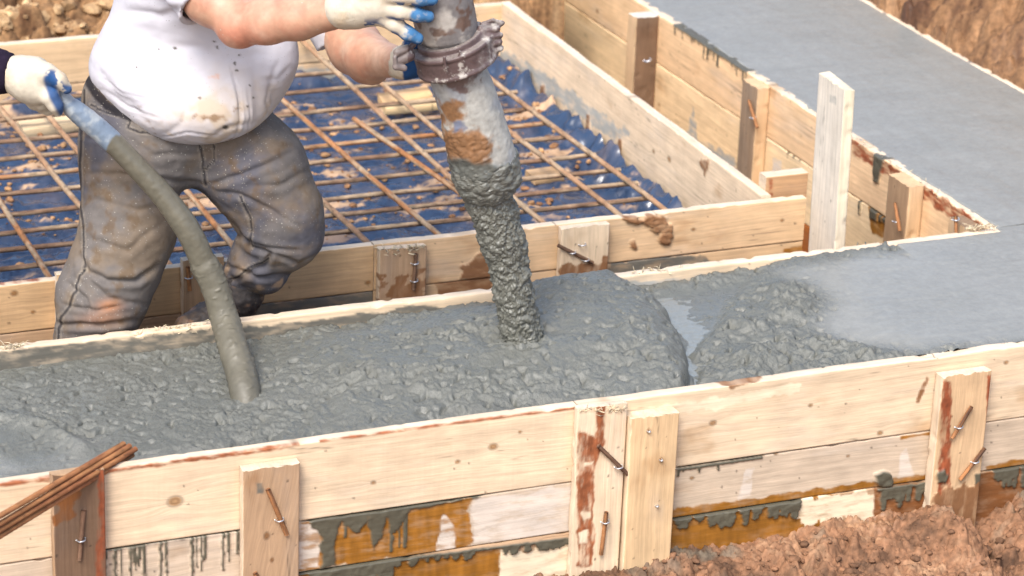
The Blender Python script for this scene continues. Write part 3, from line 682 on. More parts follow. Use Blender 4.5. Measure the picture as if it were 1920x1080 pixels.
board('board', lw, LO + ZD * .324, LU, ZD, LW, 3.16, .19, .030, lin(170, 100, 44) * .8, 65, res=.006)
def cleatL(p_far, p_near, base, seed, th=.028, zt=None, zb=-.46, **kw):
    """cleat on the far-trench wall; pixels of the far and near upper corner of its face"""
    a = LP(*p_far, th); b = LP(*p_near, th); z = (a[2] + b[2]) / 2 if zt is None else zt
    w = np.linalg.norm((a - b)[:2]); o = AX(b[0], b[1], z) - LW * .001
    return board('cleat', lw, o, ZD, LU, LW, z - zb, w, th, base, seed, res=.004, endrag=.006, **kw)
c = cleatL((1178, 40), (1194, 50), HONEY, 71, th=.075, zt=-.002, edge=DARK * 1.15, endcol=lin(214, 206, 190) * .8); c['label'] = 'dark weathered cleat with a pale grey top'
nail(c, AX(c.data.vertices[0].co.x + .02, 7.66, -.12), (1, 0, .3), .006, .02)
c = cleatL((1393, 150), (1421, 172), lin(160, 134, 108) * .8, 72, th=.040, zt=-.002, edge=HONEY, wave=.05); c['label'] = 'grey brown cleat with a pale side edge and one tie bar'
tie(c, (1404, 188), (1420, 240), fx=3.645, nails=[(1412, 220)], seed=1)
c = cleatL((1668, 320), (1706, 348), lin(172, 140, 108) * .8, 73, th=.045, zt=.0, edge=HONEY, wave=.05); c['label'] = 'grey brown cleat with a rusty tie bar, near the inner corner'
tie(c, (1678, 380), (1687, 433), fx=3.66, nails=[(1680, 414)], seed=1)
c = cleatL((1781, 398), (1818, 425), HONEY * .85, 74, th=.045, zt=-.01, edge=GREYB); tie(c, (1792, 405), (1793, 440), fx=3.67, nails=[(1792, 411)], seed=1); c['label'] = 'short looking cleat tucked into the inner corner'
c = cleatL((1000, -62), (1040, -36), lin(216, 180, 136) * .8, 75, th=.03, zt=-.01, edge=PALE); c['label'] = 'pale cleat at the far end of the wall'
splinters('torn_fibre', lw, [LP(1600, 258), LP(1700, 325), LP(1860, 432)], 60, .014, 12); splinters('torn_fibre', lw, [AX(3.66, 5.85, .01), AX(3.73, 5.835, .01)], 90, .014, 13)
# right side of the far trench
rw = tag(empty('board_formwork', (4.36, 7.0, -.3)), 'board edge barely showing between the far trench concrete and the brown bank', 'formwork', 'timber formwork walls')
board('board', rw, (4.395, 5.3, .004), unit(AX(-.018, 1, 0)), ZD, unit(AX(1, .018, 0)), 4.0, .45, .028, PALE, 66, res=.01, edge=PALE, chip=.004)
def cut_h(X, Y):
    d = X - (4.41 - .018 * (Y - 5.3)); z = .0 + .40 * sstep(-.02, .36, d) + .12 * sstep(.35, 1.2, d)
    z = z + .06 * fbm(v3(X * 3, Y * 2, 4.), 3) * sstep(0, .2, d) + clods(X, Y, 8, .05, 8) + clods(X, Y, 19, .03, 9) + .022 * fbm(v3(X * 26, Y * 26, 5.), 4, kind='b')
    return np.where(d < .2, np.maximum(z, .004 + .012 * np.abs(perlin(v3(X * 30, Y * 30, 2.)))), z)
heightfield('cut_bank', np.concatenate([np.arange(4.345, 5.6, .008), np.linspace(5.65, 40, 24)]), np.concatenate([np.linspace(-4, 5.1, 20), np.arange(5.15, 10.2, .012), np.linspace(10.3, 50, 24)]), lambda X, Y: np.where(X < 4.405 - .018 * (Y - 5.3) + .012 * perlin(v3(Y * 16, 2., 2.)), -.05, cut_h(X, Y)),
            lambda X, Y, Z: soilcol(X, Y, Z * .5, lin(146, 108, 74) * .70, lin(92, 62, 42) * .68, lin(190, 148, 108) * .74) , lambda X, Y, Z: .8 - .3 * sstep(0, .4, fbm(v3(X * 6, Y * 6, 2.), 3)), M_SOIL)
# loose timber: upright stake, spacer block
sx = 3.405
a = PX(1535, 139, sx); b = PX(1584, 163, sx); bb = PX(1556, 478, sx)
wv = np.linalg.norm((a - b)[:2])
st = board('stake', None, (sx, b[1], (a[2] + b[2]) / 2 - .003), unit(AX(-.0, -.04, -1)), YU, XW, .62, wv, .030, STAKE, 81, res=.004, edge=lin(236, 220, 190) * .82, endrag=.008, paints=[('grey', [(1555, 180), (1566, 182), (1566, 196), (1555, 192)], .003)], wave=.03)
tag(st, 'tall whitish plank standing upright at the right end of the low pit wall', 'plank')
a = PY(1437, 332, 6.24); b = PY(1515, 332, 6.24)
bl = board('spacer_block', None, (a[0], 6.24, a[2]), XU, ZD, YW, b[0] - a[0], .075, .04, lin(206, 164, 122) * .8, 82, res=.004, edge=PALE, paints=[('red', [(1443, 336), (1448, 336), (1448, 366), (1443, 366)], .001)])
tag(bl, 'short offcut of board wedged between the pit corner and the upright plank', 'wood block')

# ------------------------------------------------------------------ concrete
def wpoly(pts, z=0): return [tuple(PZ(*p, z)[:2]) for p in pts]
MOUND = wpoly([(430, 640), (480, 592), (800, 528), (1150, 497), (1225, 545), (1275, 610), (1298, 680), (1283, 716), (1180, 752), (900, 800), (600, 800), (450, 740)])
ROUGH = wpoly([(1350, 600), (1395, 528), (1500, 522), (1545, 560), (1530, 610), (1600, 640), (1725, 662), (1600, 700), (1420, 712), (1320, 690), (1300, 640)])
RIDGE = wpoly([(1440, 625), (1500, 632), (1600, 645), (1720, 668)])
PUD = wpoly([(1200, 530), (1420, 500), (1400, 530), (1370, 560), (1355, 600), (1310, 640), (1320, 690), (1400, 715), (1250, 735), (1290, 690), (1270, 610), (1225, 550)])
LEFTSM = wpoly([(-300, 780), (0, 760), (300, 800), (600, 820), (400, 900), (-300, 960)])
RIDGE2 = wpoly([(-60, 735), (40, 752), (90, 762), (150, 800)])
SM = wpoly([(1470, 505), (1880, 440), (2200, 420), (2300, 700), (1940, 640), (1730, 655), (1600, 632), (1540, 600), (1560, 560), (1500, 520)])
def conc_core(X, Y):
    P = v3(X, Y, 0)
    wob = .03 * fbm(P * 7, 3)
    dm = sdpoly(X, Y, MOUND) + wob; dr = sdpoly(X, Y, ROUGH) + wob; dp = sdpoly(X, Y, PUD) + wob * .5
    rt = sstep(2.35, 2.62, X)                                # steep on the right
    inside = np.clip(-dm, 0, 1)
    tq = np.clip(inside / (.34 * (1 - rt) + .15 * rt), 0, 1); m = (1 - rt) * sstep(0, 1, tq) + rt * np.sqrt(1 - (1 - tq) ** 2.2)
    base = np.interp(X, [.6, 1.2, 2.0, 2.7, 3.0, 3.2, 5], [-.055, -.050, -.035, -.030, -.016, .001, .002])
    h = base * (1 - m) + m * (np.interp(X, [1.2, 1.9, 2.2, 2.4, 2.6, 2.8], [-.03, .0, .024, .042, .042, .036]) * (1 - .4 * sstep(5.60, 5.84, Y)) + .006 * fbm(P * 6, 2))
    # crater beside the stream
    h = h - .018 * np.exp(-((X - 2.40) / .05) ** 2 - ((Y - 5.50) / .045) ** 2) + .012 * np.exp(-((X - 2.52) / .05) ** 2 - ((Y - 5.56) / .12) ** 2)
    rin = sstep(.02, -.05, dr); h = h + .022 * rin * (.45 + 1.5 * fbm(P * 9, 3)) + .004 * rin
    d2, _ = dline(X, Y, RIDGE); h = h + .010 * np.exp(-(d2 / .018) ** 2) - .012 * np.exp(-(np.maximum(0, d2 - .03) / .05) ** 2) * (Y < 5.5) * sstep(2.9, 3.0, X) * sstep(3.35, 3.2, X) * .6
    d3, _ = dline(X, Y, RIDGE2); h = h + .015 * np.exp(-(d3 / .025) ** 2)
    pin = sstep(.01, -.03, dp) * (1 - sstep(0, .02, inside)) * (1 - rin); h = h - .013 * pin
    sm = np.maximum(sstep(.05, -.06, sdpoly(X, Y, SM) + wob), (Y > 5.86) * 1.0)
    sm = np.maximum(sm, (X > 3.45) * 1.0)
    lf = sstep(.04, -.08, sdpoly(X, Y, LEFTSM) + wob)
    amp = .0105 * (1 - sm) * (1 - .72 * lf) * (1 - .72 * pin) + .0006
    mod = sstep(-.22, .26, fbm(P * AX(5, 8, 1) + 3, 3)); amp = amp * (.50 + .62 * mod) + .003 * rin
    w = v3(X + .01 * perlin(P * 30), Y + .01 * perlin(P * 30 + 7), 0)
    lum = .72 * fbm(w * 44, 4, lac=2.0, gain=.75, kind='b') + .75 * fbm(v3(X + .03 * perlin(P * 9), Y + .03 * perlin(P * 9 + 4), 0) * AX(13, 20, 1), 3, kind='r')
    cr = sstep(.30, .0, np.abs(perlin(w * 13 + 4))) * sstep(.0, .3, perlin(P * 6 + 9))
    tr = .0012 * perlin(v3(X * 6, Y * 40, 0)) + .0008 * fbm(v3(X * 30, Y * 30, 3.), 3)
    h = h + amp * (.45 * sstep(.22, .55, perlin(w * 33 + 2)) - 1.2 * sstep(.28, .52, perlin(w * 42 + 12)) + 1.2 * fbm(w * 7 + 5, 2)) + amp * lum * .95 - amp * .6 * cr + sm * tr + .004 * fbm(P * 4, 3) * (1 - sm)
    return h, dict(amp=amp, sm=sm, lf=lf, pin=pin, lum=lum, rin=rin, m=m, mod=mod)
def conc_cols(X, Y, h, q):
    P = v3(X, Y, 0); c0 = lin(108, 109, 102) * .80; c1 = lin(158, 157, 151) * .80
    t = np.clip(q['sm'] * .62 + .45 * q['lf'] * sstep(-.1, .3, fbm(P * 5, 3)) + .12 * fbm(P * 6, 3), 0, 1)[..., None]
    c = c0 * (1 - t) + c1 * t; c = c * (1 + .10 * fbm(P * 25, 4))[..., None]
    wetp = np.clip(sstep(.0, .30, fbm(v3(X * 9, Y * 16, 4.4), 4)) * .6 + .7 * (1 - q['mod']), 0, 1)
    c = c * (1 + q['sm'] * .10 * fbm(v3(X * 2.5, Y * 9, 6.), 4))[..., None]
    r = .60 - .28 * wetp * (1 - q['sm']) - q['sm'] * (.20 + .10 * fbm(v3(X * 4, Y * 9, 2.), 3)) - .2 * q['pin']
    return c, r
def bmp(q): return 1 - .85 * q['sm'] - .5 * q['pin'] * (1 - q['sm'])
def conc_patch(xs, ys, edge_over=True):
    X, Y = np.meshgrid(xs, ys, indexing='ij'); h, q = conc_core(X, Y)
    if edge_over:
        over = (Y > 5.822) & (X < 3.745); lim = .0045
        h = np.where(over & (h < lim), -.045, h)
    c, r = conc_cols(X, Y, h, q)
    return np.stack([X, Y, h], -1).reshape(-1, 3), grid_faces(len(xs), len(ys)), dict(col=np.clip(c, .01, .9).reshape(-1, 3), rgh=r.ravel(), bmp=bmp(q).ravel())
p1 = conc_patch(np.arange(.7, 4.42, .0031), np.arange(5.203, 5.852, .0031))
def farpatch():
    ys = np.arange(5.8485, 9.3, .010); us = np.linspace(0, 1, 90); U_, Y = np.meshgrid(us, ys, indexing='ij')
    x0 = 3.735 - .032 * (Y - 5.825) + .012 + .004 * perlin(v3(Y * 12, 1., 2.)); x1 = 4.412 - .018 * (Y - 5.3) + .016 * fbm(v3(Y * 9, 3., 2.), 3); X = x0 + (x1 - x0) * U_
    h, q = conc_core(X, Y); h = h + .004 * perlin(v3(X * 3, Y * 2, 0)) + .0012 * perlin(v3(X * 22, Y * 4, 0)); c, r = conc_cols(X, Y, h, q)
    h = h + .005 * sstep(.03, 0, U_) * perlin(v3(Y * 40, 1., 1.)) - .05 * (U_ <= 0)
    return np.stack([X, Y, h], -1).reshape(-1, 3), grid_faces(90, len(ys)), dict(col=np.clip(c, .01, .9).reshape(-1, 3), rgh=r.ravel(), bmp=bmp(q).ravel())
V, F, A = join([p1, farpatch()])
conc = tag(link('wet_concrete', mesh_np('wet_concrete', V, F, A), M_CONC), 'fresh grey concrete filling the trench, heaped and rough in the middle, smooth on the right', 'concrete')
# bleed water lying beside the heap
M_WATER, t, p = newmat('cement water'); p.inputs['Base Color'].default_value = (.19, .195, .175, 1); p.inputs['Roughness'].default_value = .09; p.inputs['Specular IOR Level'].default_value = .6
nn = N_(t, 'ShaderNodeTexNoise', i_Scale=60.0, i_Detail=3.0); tc = N_(t, 'ShaderNodeTexCoord'); t.links.new(tc.outputs['Object'], nn.inputs['Vector'])
bp = N_(t, 'ShaderNodeBump', i_Strength=.6, i_Distance=.006); t.links.new(nn.outputs[0], bp.inputs['Height']); t.links.new(bp.outputs[0], p.inputs['Normal'])
xs = np.arange(2.5, 3.2, .02); ys = np.arange(5.205, 5.823, .02); X, Y = np.meshgrid(xs, ys, indexing='ij')
wz = np.interp(X, [2.5, 2.9, 3.1, 3.2], [-.038, -.038, -.05, -.06])
wt = link('water', mesh_np('water', np.stack([X, Y, wz], -1).reshape(-1, 3), grid_faces(len(xs), len(ys))), M_WATER); tag(wt, kind='structure')
#PART3
# ------------------------------------------------------------------ pit: plastic sheet, rebar mat, crumbs, offcuts
def sheet_h(X, Y):
    P = v3(X, Y, 0); w = v3(X + .05 * perlin(P * 5), Y + .05 * perlin(P * 5 + 9), 0)
    z = -.212 + .020 * fbm(w * AX(4, 6, 1), 4, kind='r') + .012 * fbm(w * 13, 3, kind='r') + .006 * fbm(w * 30, 3, kind='r') + .02 * perlin(P * 2.3)
    e = np.minimum(np.minimum(3.25 - X, 7.94 - Y), Y - 6.21)
    z = z + .05 * sstep(.10, .0, e) * (1 + .5 * perlin(P * 12)) + .045 * sstep(.3, .02, 3.25 - X) * fbm(w * 7 + 4, 3, kind='r')
    return z
SOILT = lin(206, 170, 134) * .8
def sheet_c(X, Y, Z):
    P = v3(X, Y, 0); n = fbm(P * AX(5, 11, 1) + 2, 5, gain=.62); d = sstep(.15, .25, n) * sstep(6.5, 6.9, Y + .1 * fbm(P * 3, 2)); film = sstep(-.1, .35, fbm(P * 8 + 8, 4)) * .10
    b = lin(60, 80, 110) * .62; k = np.maximum(d * .95, film)[..., None]
    return b * (1 - k) + SOILT * k * (1 + .25 * fbm(P * 50, 3))[..., None]
def sheet_r(X, Y, Z):
    P = v3(X, Y, 0); return .17 + .5 * sstep(.05, .20, fbm(P * AX(5, 11, 1) + 2, 5, gain=.62))
sh = heightfield('plastic_sheet', np.arange(.45, 3.25, .0085), np.arange(6.208, 7.948, .0085), sheet_h, sheet_c, sheet_r, M_SHEET)
del sh['kind']; tag(sh, 'crumpled dark blue plastic sheet strewn with soil, lying under the rebar grid', 'plastic sheet')
def ico():
    import bmesh
    bm = bmesh.new(); bmesh.ops.create_icosphere(bm, subdivisions=2, radius=1); V = np.array([v.co[:] for v in bm.verts]); F = np.array([[v.index for v in f.verts] for f in bm.faces]); bm.free(); return V, F
ICV, ICF = ico()
def lumps(name, spots, mat, seed, c0, c1, label, cat, flat=.7, kind='stuff'):
    rs = np.random.RandomState(seed); parts = []
    for (x, y, z, r) in spots:
        q = rs.uniform(-9, 9, 3); V = ICV * (1 + .75 * fbm(ICV * 1.3 + q, 3) + .25 * fbm(ICV * 4 + q, 2))[:, None]
        V = V * AX(1, rs.uniform(.6, 1), rs.uniform(.5, 1) * flat) * r; a = rs.uniform(0, 6.3)
        V = V @ np.array([[math.cos(a), math.sin(a), 0], [-math.sin(a), math.cos(a), 0], [0, 0, 1]]) + AX(x, y, z)
        c = c0 + (c1 - c0) * rs.uniform(); parts.append((V, ICF, dict(col=np.tile(c, (len(V), 1)) * rs.uniform(.85, 1.15), rgh=np.full(len(V), .85))))
    V, F, A = join(parts); o = link(name, mesh_np(name, V, F, A), mat, smooth=(name != 'soil_clods')); tag(o, label, cat, kind=kind); return o
rs = np.random.RandomState(3); sp = []
for _ in range(4200):
    x, y = rs.uniform(.6, 3.22), rs.uniform(6.25, 7.9)
    n = float(fbm(v3(x * 5, y * 11, 0.) + 2, 5, gain=.62))
    if rs.uniform() < (1.0 if n > .10 else .10) * (1 if y > 6.75 else .25): sp.append((x, y, 0, .0035 + .011 * rs.uniform() ** 3))
zz = sheet_h(np.array([s[0] for s in sp]), np.array([s[1] for s in sp])); sp = [(s[0], s[1], z + s[3] * .3, s[3]) for s, z in zip(sp, zz)]
lumps('soil_crumbs', sp, M_SOIL, 4, lin(200, 156, 112) * .75, lin(150, 106, 74) * .7, 'tan crumbs of soil scattered over the blue plastic sheet', 'soil crumbs')
rs = np.random.RandomState(9); sp = []
for _ in range(2400):
    x, y = rs.uniform(1.6, 4.2), 5.15 - abs(rs.normal(0, .45)); r = .0018 + .012 * rs.uniform() ** 4; sp.append((x, y, 0, r))
zz = near_h(np.array([s[0] for s in sp]), np.array([s[1] for s in sp])); sp = [(s[0], s[1], z + s[3] * .35, s[3]) for s, z in zip(sp, zz)]
lumps('clay_crumbs', sp, M_SOIL, 5, CLAY * 1.1, CLAYD * 1.3, 'reddish clay crumbs lying loose in front of the near board wall', 'clay crumbs')
rs = np.random.RandomState(19); sp = []
for _ in range(1300):
    x, y = rs.uniform(1.0, 3.2), 8.02 + 1.0 * rs.uniform() ** 1.5; r = .008 + .028 * rs.uniform() ** 2.5; sp.append((x, y, 0, r))
zz = bank_h(np.array([s[0] for s in sp]), np.array([s[1] for s in sp])); sp = [(s[0], s[1], z + s[3] * .3, s[3]) for s, z in zip(sp, zz)]
lumps('soil_clods', sp, M_SOIL, 6, BROWNL, BROWNB * .8, 'brown soil clods heaped beyond the far pit wall', 'soil clods', flat=.9)
mat = tag(empty('rebar_mat', (2.2, 6.6, -.14)), 'rusty grid of tied reinforcing bars lying in the pit over the blue sheet', 'rebar grid')
ZR = -.135
for k, y in enumerate([6.365, 6.50, 6.617, 6.733, 6.845, 6.968, 7.118, 7.252, 7.38, 7.528, 7.705, 7.85]):
    xr = [3.19, 3.19, 3.17, 3.16, 3.15, 3.15, 3.14, 3.13, 3.12, 3.12, 3.1, 3.1][k] + .02 * math.sin(k * 5)
    rebar('bar', mat, (.5, y - .01, ZR), (xr, y, ZR), .0065, 100 + k, RUSTO if k in (1, 7) else RUST, DUSTY, bend=.006)
for k, (a, b) in enumerate([((1.50, 7.75), (1.50, 6.30)), ((1.655, 7.9), (1.71, 6.25)), ((1.775, 7.9), (1.80, 6.25)), ((1.96, 7.9), (1.99, 6.25)), ((2.13, 7.85), (2.15, 6.25)), ((2.24, 7.92), (2.33, 6.25)), ((2.43, 7.92), (2.515, 6.25)), ((2.612, 7.935), (2.68, 6.25)),
                             ((2.59, 7.40), (2.72, 6.25)), ((2.76, 7.88), (2.80, 6.25)), ((2.95, 7.9), (3.01, 6.25)), ((3.085, 7.9), (3.145, 6.25))]):
    rebar('bar', mat, (a[0], a[1], ZR + .015 + (.06 if k == 7 else 0)), (b[0], b[1], ZR + .015), .0072, 120 + k, RUSTO if k in (0, 3, 6, 8) else lin(168, 130, 98) * .8, DUSTY, bend=.005)
ow = board('timber_offcut', None, PZ(708, 176, -.17), unit(AX(1, .1, .05)), unit(AX(.05, -.95, -.3)), ZD, .16, .05, .022, lin(226, 186, 136) * .8, 91)
tag(ow, 'light wood offcut lying on the blue sheet just left of the pump hose', 'wood offcut', 'wood offcuts in the pit')
ow = board('timber_offcut', None, PZ(716, 192, -.16), unit(AX(1, -.05, .02)), unit(AX(.02, -.95, -.2)), ZD, .17, .035, .022, lin(232, 200, 150) * .8, 92)
tag(ow, 'thin light wood offcut lying nearer the viewer than the other one left of the hose', 'wood offcut', 'wood offcuts in the pit')
ow = board('timber_offcut', None, PZ(32, 226, -.16), unit(AX(1, .15, .02)), unit(AX(.1, -.95, -.2)), ZD, .20, .055, .03, lin(230, 204, 164) * .8, 93)
tag(ow, 'pale wood offcut under the rebar below the gloved hand at the left', 'wood offcut', 'wood offcuts in the pit')
ow = board('timber_offcut', None, PZ(985, 318, -.18), unit(AX(1, .1, .0)), unit(AX(.1, -.95, -.1)), ZD, .09, .06, .02, lin(214, 176, 132) * .8, 94)
tag(ow, 'small square wood offcut on the sheet just right of the pump hose mouth', 'wood offcut', 'wood offcuts in the pit')

# ------------------------------------------------------------------ bundle of rods lying over the near wall
ends = [(-30, 985, 232, 832), (-30, 1000, 243, 836), (-30, 1012, 254, 842), (-30, 1024, 248, 853), (-30, 1006, 238, 846)]
for k, ((x0, y0, x1, y1), lb) in enumerate(zip(ends, ['topmost thin rusty rod of the bundle over the left end of the near wall', 'second rusty rod from the top of the bundle over the near wall',
                                                  'longest orange rusty rod of the bundle, its end nearest the first pale board knot', 'lowest orange rusty rod of the bundle over the near wall', 'rusty rod wedged in the middle of the bundle, mostly covered by the others'])):
    a = PY(x0, y0, 4.93 + .01 * (k == 4)); b = PY(x1, y1, 5.24 + .012 * (k == 4))
    o = rebar('steel_rod', None, a + (a - b) * .5, b, .0056, 200 + k, RUSTO, lin(150, 96, 62) * .8, bend=.001)
    tag(o, lb, 'steel rod', 'rusty rods in a bundle on the near wall')

# ------------------------------------------------------------------ pump hose, clamp and the falling concrete
YPIPE = 5.50
pump = tag(empty('concrete_pump_hose', PY(905, 330, YPIPE)), 'cement caked steel pump pipe hanging over the trench with a clamp, held by the worker', 'pump hose')
def lathe(name, parent, prof, mat, dispf, colf, nth=150, n=160, yoff=0, capit=True):
    js = [J(x, y, YPIPE + yoff, r) for x, y, r in prof]
    pts = np.array([np.append(p, r) for p, r in js]); sp_ = spline(pts, n)
    V, F, s, th, Nn = tube(sp_[:, :3], sp_[:, 3], nth); V0 = V
    V = V + Nn * dispf(V, s, th)[:, None]
    xy, _ = proj(V); c, r = colf(V, s, th, xy)
    V2, F2 = capped(V, F, nth, n); c = np.concatenate([c, c[:1], c[-1:]]); r = np.concatenate([r, r[:1], r[-1:]])
    return link(name, mesh_np(name, V2, F2, dict(col=np.clip(c, .004, .9), rgh=r)), mat, parent)
def mixc(c, col, m): m = np.clip(m, 0, 1)[:, None]; return c * (1 - m) + np.asarray(col) * m
def col_low(V, s, th, xy):
    n = fbm(V * 20, 4); c = np.tile(lin(172, 170, 162) * .8, (len(V), 1)) * (1 + .12 * n)[:, None]; x, y = xy.T
    c = mixc(c, lin(140, 146, 156) * .8, sstep(.1, .4, fbm(V * 9 + 3, 3)) * .6)
    c = mixc(c, lin(98, 70, 60) * .8, sstep(4, -5, sdpoly(x, y, [(803, 138), (905, 112), (900, 150), (884, 152), (872, 178), (850, 165), (815, 150)]) + 16 * fbm(V * 70, 3)) * .85)
    d = sdpoly(x, y, [(826, 192), (862, 198), (866, 222), (840, 226), (835, 240), (880, 246), (918, 258), (922, 285), (905, 308), (842, 306), (832, 280), (828, 235)])
    c = mixc(c, lin(146, 106, 70) * .72, sstep(9, -7, d - 3 + 26 * fbm(V * 40, 3))); c = c * (1 - .35 * (sstep(6, -6, d) * sstep(0, .4, fbm(V * 60, 3)))[:, None])
    c = mixc(c, lin(110, 116, 134) * .8, sstep(4, -4, sdpoly(x, y, [(850, 230), (872, 228), (876, 240), (856, 244)]) + 10 * fbm(V * 60, 2)))
    c = mixc(c, lin(96, 98, 92) * .8, sstep(296, 312, y + 12 * fbm(V * 30, 3) - .12 * (x - 900)) * (x > 0))
    return c, np.full(len(V), .62) - .25 * sstep(296, 312, y)
def disp_low(V, s, th):
    xy, _ = proj(V); d = sdpoly(xy[:, 0], xy[:, 1], [(826, 230), (918, 258), (922, 290), (905, 308), (842, 306), (828, 280)])
    return .003 * fbm(V * 22, 4) + .0012 * fbm(V * 90, 3) + sstep(8, -8, d) * (.004 + .004 * fbm(V * 45, 4, kind='b')) + sstep(296, 320, xy[:, 1]) * .006 * fbm(V * 40, 4, kind='b')
lathe('lower_pipe', pump, [(852, 108, 54), (858, 135, 55), (872, 175, 56), (886, 220, 58), (897, 262, 60), (906, 300, 63), (911, 322, 62)], M_STEELPIPE, disp_low, col_low)
def col_lip(V, s, th, xy): return np.tile(lin(106, 106, 98) * .78, (len(V), 1)) * (1 + .15 * fbm(V * 30, 3))[:, None], np.full(len(V), .42)
lathe('cement_lip', pump, [(905, 292, 56), (907, 300, 64), (911, 315, 65), (913, 335, 64), (914, 350, 58), (915, 362, 50), (916, 372, 40)], M_LUMP, lambda V, s, th: .011 * fbm(V * 26, 5, gain=.6, kind='b'), col_lip, nth=190)
stream = lathe('concrete_stream', None, [(910, 340, 40), (914, 360, 43), (924, 395, 44), (938, 435, 43), (950, 480, 39), (960, 530, 38), (970, 580, 38), (979, 625, 39), (984, 652, 43), (987, 668, 50), (990, 700, 58)], M_LUMP,
      lambda V, s, th: .0125 * (fbm(v3(V[:, 0] * 1.0, V[:, 1], V[:, 2] * .95) * 42, 5, gain=.66, kind='b') - .05) + .006 * perlin(V * 14) , lambda V, s, th, xy: (np.tile(lin(110, 110, 101) * .78, (len(V), 1)) * (1 + .15 * fbm(V * 30, 3))[:, None], np.full(len(V), .40)), nth=230, n=330)
tag(stream, 'lumpy grey column of concrete pouring from the pipe mouth onto the heap', 'concrete')
def col_up(V, s, th, xy):
    c = np.tile(lin(128, 124, 122) * .75, (len(V), 1)) * (1 + .15 * fbm(V * 20, 4))[:, None]
    c = mixc(c, lin(196, 190, 180) * .8, sstep(.05, .3, fbm(V * 16 + 2, 4)) * .75); c = mixc(c, lin(100, 72, 56) * .8, sstep(.15, .3, fbm(V * 24 + 9, 3)) * .8)
    return c, np.full(len(V), .42)
lathe('upper_pipe', pump, [(790, -220, 60), (800, -120, 60), (815, -50, 60), (824, -10, 60), (835, 40, 59), (840, 62, 57), (841, 68, 53), (842, 74, 49), (843, 79, 50), (844, 86, 50), (852, 108, 50)], M_STEELPIPE,
      lambda V, s, th: .0012 * fbm(V * 30, 4) + .0008 * fbm(V * 120, 2), col_up, n=220)
pa, pb = PY(843, 84, YPIPE), PY(886, 220, YPIPE); axp = unit(pb - pa); pc = PY(853, 98, YPIPE)
fd = Field(pc - AX(.17, .15, .16), pc + AX(.17, .15, .16), .0022)
fd.ring(pc, axp, .073, .014, .025, .006)
fd.ring(pc - axp * .022, axp, .074, .0155, .0045, .003, .004); fd.ring(pc + axp * .022, axp, .074, .0155, .0045, .003, .004)
fd.ring(pc - axp * .034, axp, .064, .008, .006, .003, .004)
def C3(x0, y0, Y0, r0, x1, y1, Y1, r1, k=.004): fd.cone(J(x0, y0, Y0, r0), J(x1, y1, Y1, r1), k=k)
yc = YPIPE - .035
C3(895, 72, yc, 16, 915, 66, yc, 14, .012); C3(897, 92, yc, 16, 916, 88, yc, 12, .012)
C3(905, 58, yc - .005, 8, 932, 54, yc - .01, 6.5); C3(908, 72, yc - .01, 8, 937, 66, yc - .012, 6.5); C3(912, 84, yc - .012, 7.5, 936, 79, yc - .014, 6.5)
C3(905, 102, yc - .01, 8.5, 938, 90, yc - .012, 6.5); C3(902, 45, yc + .01, 3.5, 925, 38, yc, 3.5); C3(925, 38, yc, 3.5, 942, 43, yc, 4); C3(942, 43, yc, 4, 930, 54, yc, 4); C3(900, 52, yc, 5, 928, 47, yc, 3.5)
C3(765, 104, yc, 13, 748, 112, yc, 11, .010); C3(745, 98, yc - .005, 8, 762, 90, yc - .005, 7); C3(740, 108, yc - .01, 4, 742, 126, yc - .01, 5); C3(742, 126, yc - .01, 6, 758, 128, yc - .01, 6); C3(765, 92, yc, 6, 775, 84, yc, 6)
for (x0, y0, x1, y1) in [(862, 97, 868, 120), (833, 108, 836, 128)]: C3(x0, y0, YPIPE - .084, 3, x1, y1, YPIPE - .084, 3)
V, F = fd.mesh(); V = V + normals_of(V, F) * (.0012 * fbm(V * 60, 3) + .0005 * fbm(V * 200, 2))[:, None]
c = np.tile(lin(98, 80, 78) * .72, (len(V), 1)); xy, _ = proj(V); n = fbm(V * 34, 5, gain=.65)
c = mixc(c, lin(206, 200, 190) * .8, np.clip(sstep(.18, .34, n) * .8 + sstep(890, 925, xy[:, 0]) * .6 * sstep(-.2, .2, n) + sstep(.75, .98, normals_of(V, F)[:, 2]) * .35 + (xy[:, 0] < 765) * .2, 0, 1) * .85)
link('clamp', mesh_np('clamp', V, F, dict(col=c, rgh=np.full(len(V), .45))), M_STEELPIPE, pump)

# ------------------------------------------------------------------ poker vibrator
hs = [(112, 178, 5.86, 14), (128, 196, 5.855, 17), (150, 214, 5.85, 20), (200, 256, 5.84, 21), (255, 312, 5.82, 21), (305, 366, 5.80, 22), (345, 420, 5.78, 24), (368, 462, 5.77, 24), (382, 496, 5.765, 24)]
vib = tag(empty('poker_vibrator', PY(455, 735, 5.46)), 'mud coated vibrator hose running from the leftmost gloved hand down into the concrete', 'concrete vibrator')
def hosepart(name, pts, nth, n, disp, colf, mat=M_MUD):
    a = np.array([np.append(J(*q)[0], J(*q)[1]) for q in pts]); sp_ = spline(a, n); V, F, s, th, Nn = tube(sp_[:, :3], sp_[:, 3], nth)
    V = V + Nn * disp(V)[:, None]; xy, _ = proj(V); c, r = colf(V, xy); V2, F2 = capped(V, F, nth, n); c = np.concatenate([c, c[:1], c[-1:]]); r = np.concatenate([r, r[:1], r[-1:]])
    return link(name, mesh_np(name, V2, F2, dict(col=c, rgh=r)), mat, vib)
MUDC = lin(112, 107, 92) * .72
